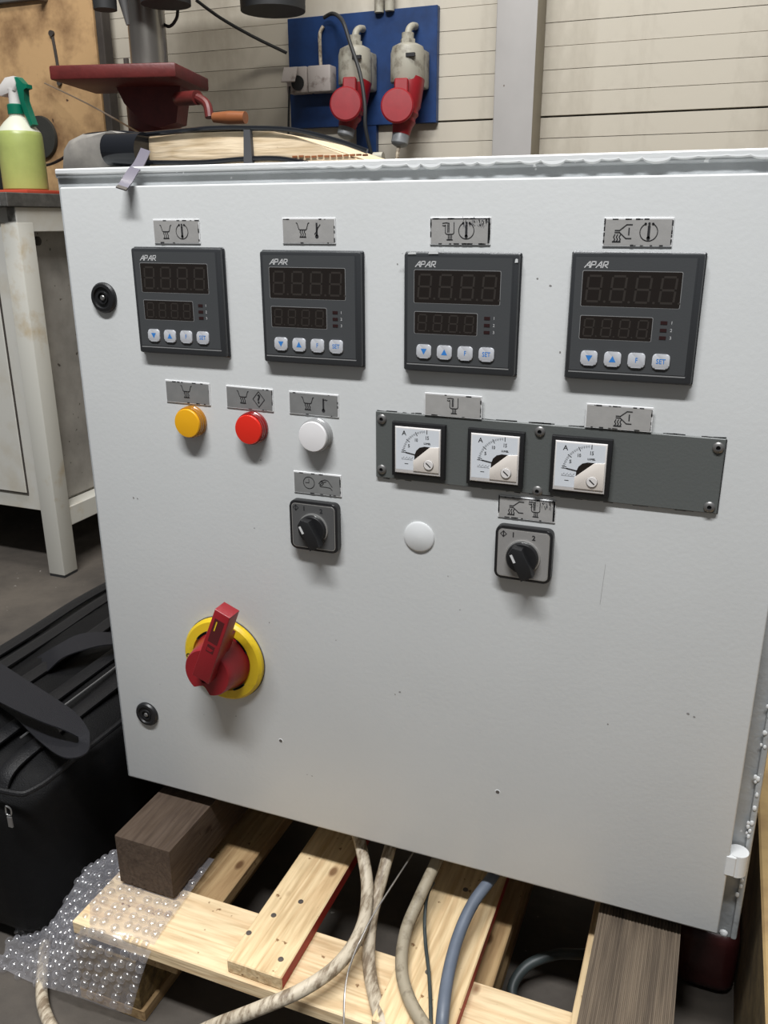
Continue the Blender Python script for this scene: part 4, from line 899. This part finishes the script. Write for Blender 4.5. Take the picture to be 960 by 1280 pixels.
# ================================================================== CASE ON TOP OF THE CABINET
zt = .8642; yc = .135
cs_ = thing('padded_case', 'long pale wooden block in a dusty case with black piping on top of the cabinet', 'case', (.08, yc, zt))
def xz(px, py, y=.10): p = atY(px, py, y); return (p.x, p.z)
def clampz(L): return [(a, max(b, zt)) for a, b in L]
mb = MB('dusty'); mb.prism(clampz([xz(88, 220), xz(89, 188), xz(96, 176), xz(112, 168), xz(150, 165), xz(182, 167), xz(183, 220)]), .20, .085, 0, bev=.006); mb.build('dusty_shell', cs_)
mb = MB('casewood'); mb.prism(clampz([xz(180, 225), xz(180, 173), xz(240, 167), xz(310, 165), xz(345, 165), xz(372, 171), xz(458, 200), xz(459, 225)]), .21, .092, 0, bev=.002); mb.build('wooden_block', cs_)
mb = MB('gloss'); a = atY(138, 187, .085); b = atY(181, 187, .085)
mb.cyl((a.x, .084, a.z), (b.x, .084, b.z-.001), .0150, .0168, 24); mb.cyl((a.x-.003, .084, a.z), (a.x, .084, a.z), .011, .015, 24); mb.build('round_clasp', cs_)
for nm, L_, r in (('piping', [(92, 178), (110, 169), (150, 166), (178, 168), (220, 164), (270, 160), (310, 160), (350, 161), (380, 165), (425, 177), (459, 189)], .0022), ('piping', [(150, 201), (180, 203), (250, 203), (300, 199), (345, 198), (378, 203), (400, 210)], .0024)):
    mb = MB('gloss'); mb.tube([atY(a, b, .090) for a, b in L_], r, 8); mb.build(nm, cs_)
mb = MB('strapb'); a = xz(306, 161, .09); mb.prism(clampz([xz(307, 225, .09), xz(306, 162, .09), xz(314, 162, .09), xz(318, 225, .09)]), .092, .0875, 0); mb.build('strap', cs_)
mb = MB('orangewood')
for k in range(12):
    p = atY(368+k*8, 196-.2*k+random.uniform(-.6, .6), .0905); mb.box((p.x-.0024, .0908, p.z-.0008), (p.x+.0024, .0925, p.z+.0008))
mb.build('stitching', cs_)
pr = [(atY(176, 186, .070), atY(188, 190, .070)), (atY(168, 203, .030), atY(181, 206, .030)), (atY(160, 213, .010), atY(173, 216, .010)), (atY(153, 224, -.004), atY(166, 228, -.004)), (atY(148, 232, -.010), atY(160, 236, -.010))]
strap(pr, .012, th=.001, m='strap').build('hanging_strap', cs_)
pr = [(atY(148, 232, -.010), atY(160, 236, -.010)), (atY(145, 235, -.013), atY(158, 239, -.013))]
strap(pr, .012, th=.0012, m='dirt').build('strap_end', cs_)
# small knob beyond the cabinet edge
p = atY(474, 197, .5); mb = MB('sockgrey'); mb.cyl((p.x-.008, .5, p.z), (p.x+.006, .5, p.z), .007); mb.cyl((p.x, .5, 0), (p.x, .5, p.z), .006); o = mb.build('pole_end', origin=(p.x, .5, 0)); tag(o, 'small pale knob peeking over the cabinet top by the blue board', 'knob')
# ================================================================== RIGHT SIDE CLUTTER
mb = MB('slabwood', 'slabedge'); mb.box((.686, -.25, 0), (1.10, 1.30, .205), bev=.002)
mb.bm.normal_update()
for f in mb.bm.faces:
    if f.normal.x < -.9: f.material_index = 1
o = mb.build('wooden_crate', origin=(.9, .5, 0)); tag(o, 'worn brown wooden crate on the floor right of the cabinet', 'crate')
bm_ = MB('leather'); bm_.box((.6200, .125, .001), (.6845, .42, .085), bev=.016, seg=4); 
o = bm_.build('leather_pad', origin=(.66, .2, 0)); 
tag(o, 'dark maroon rounded object on the floor below the cabinet\'s right corner', 'pad')
for o in bpy.data.objects:
    if o.type == 'MESH' and o.name.startswith('industrial'): pass
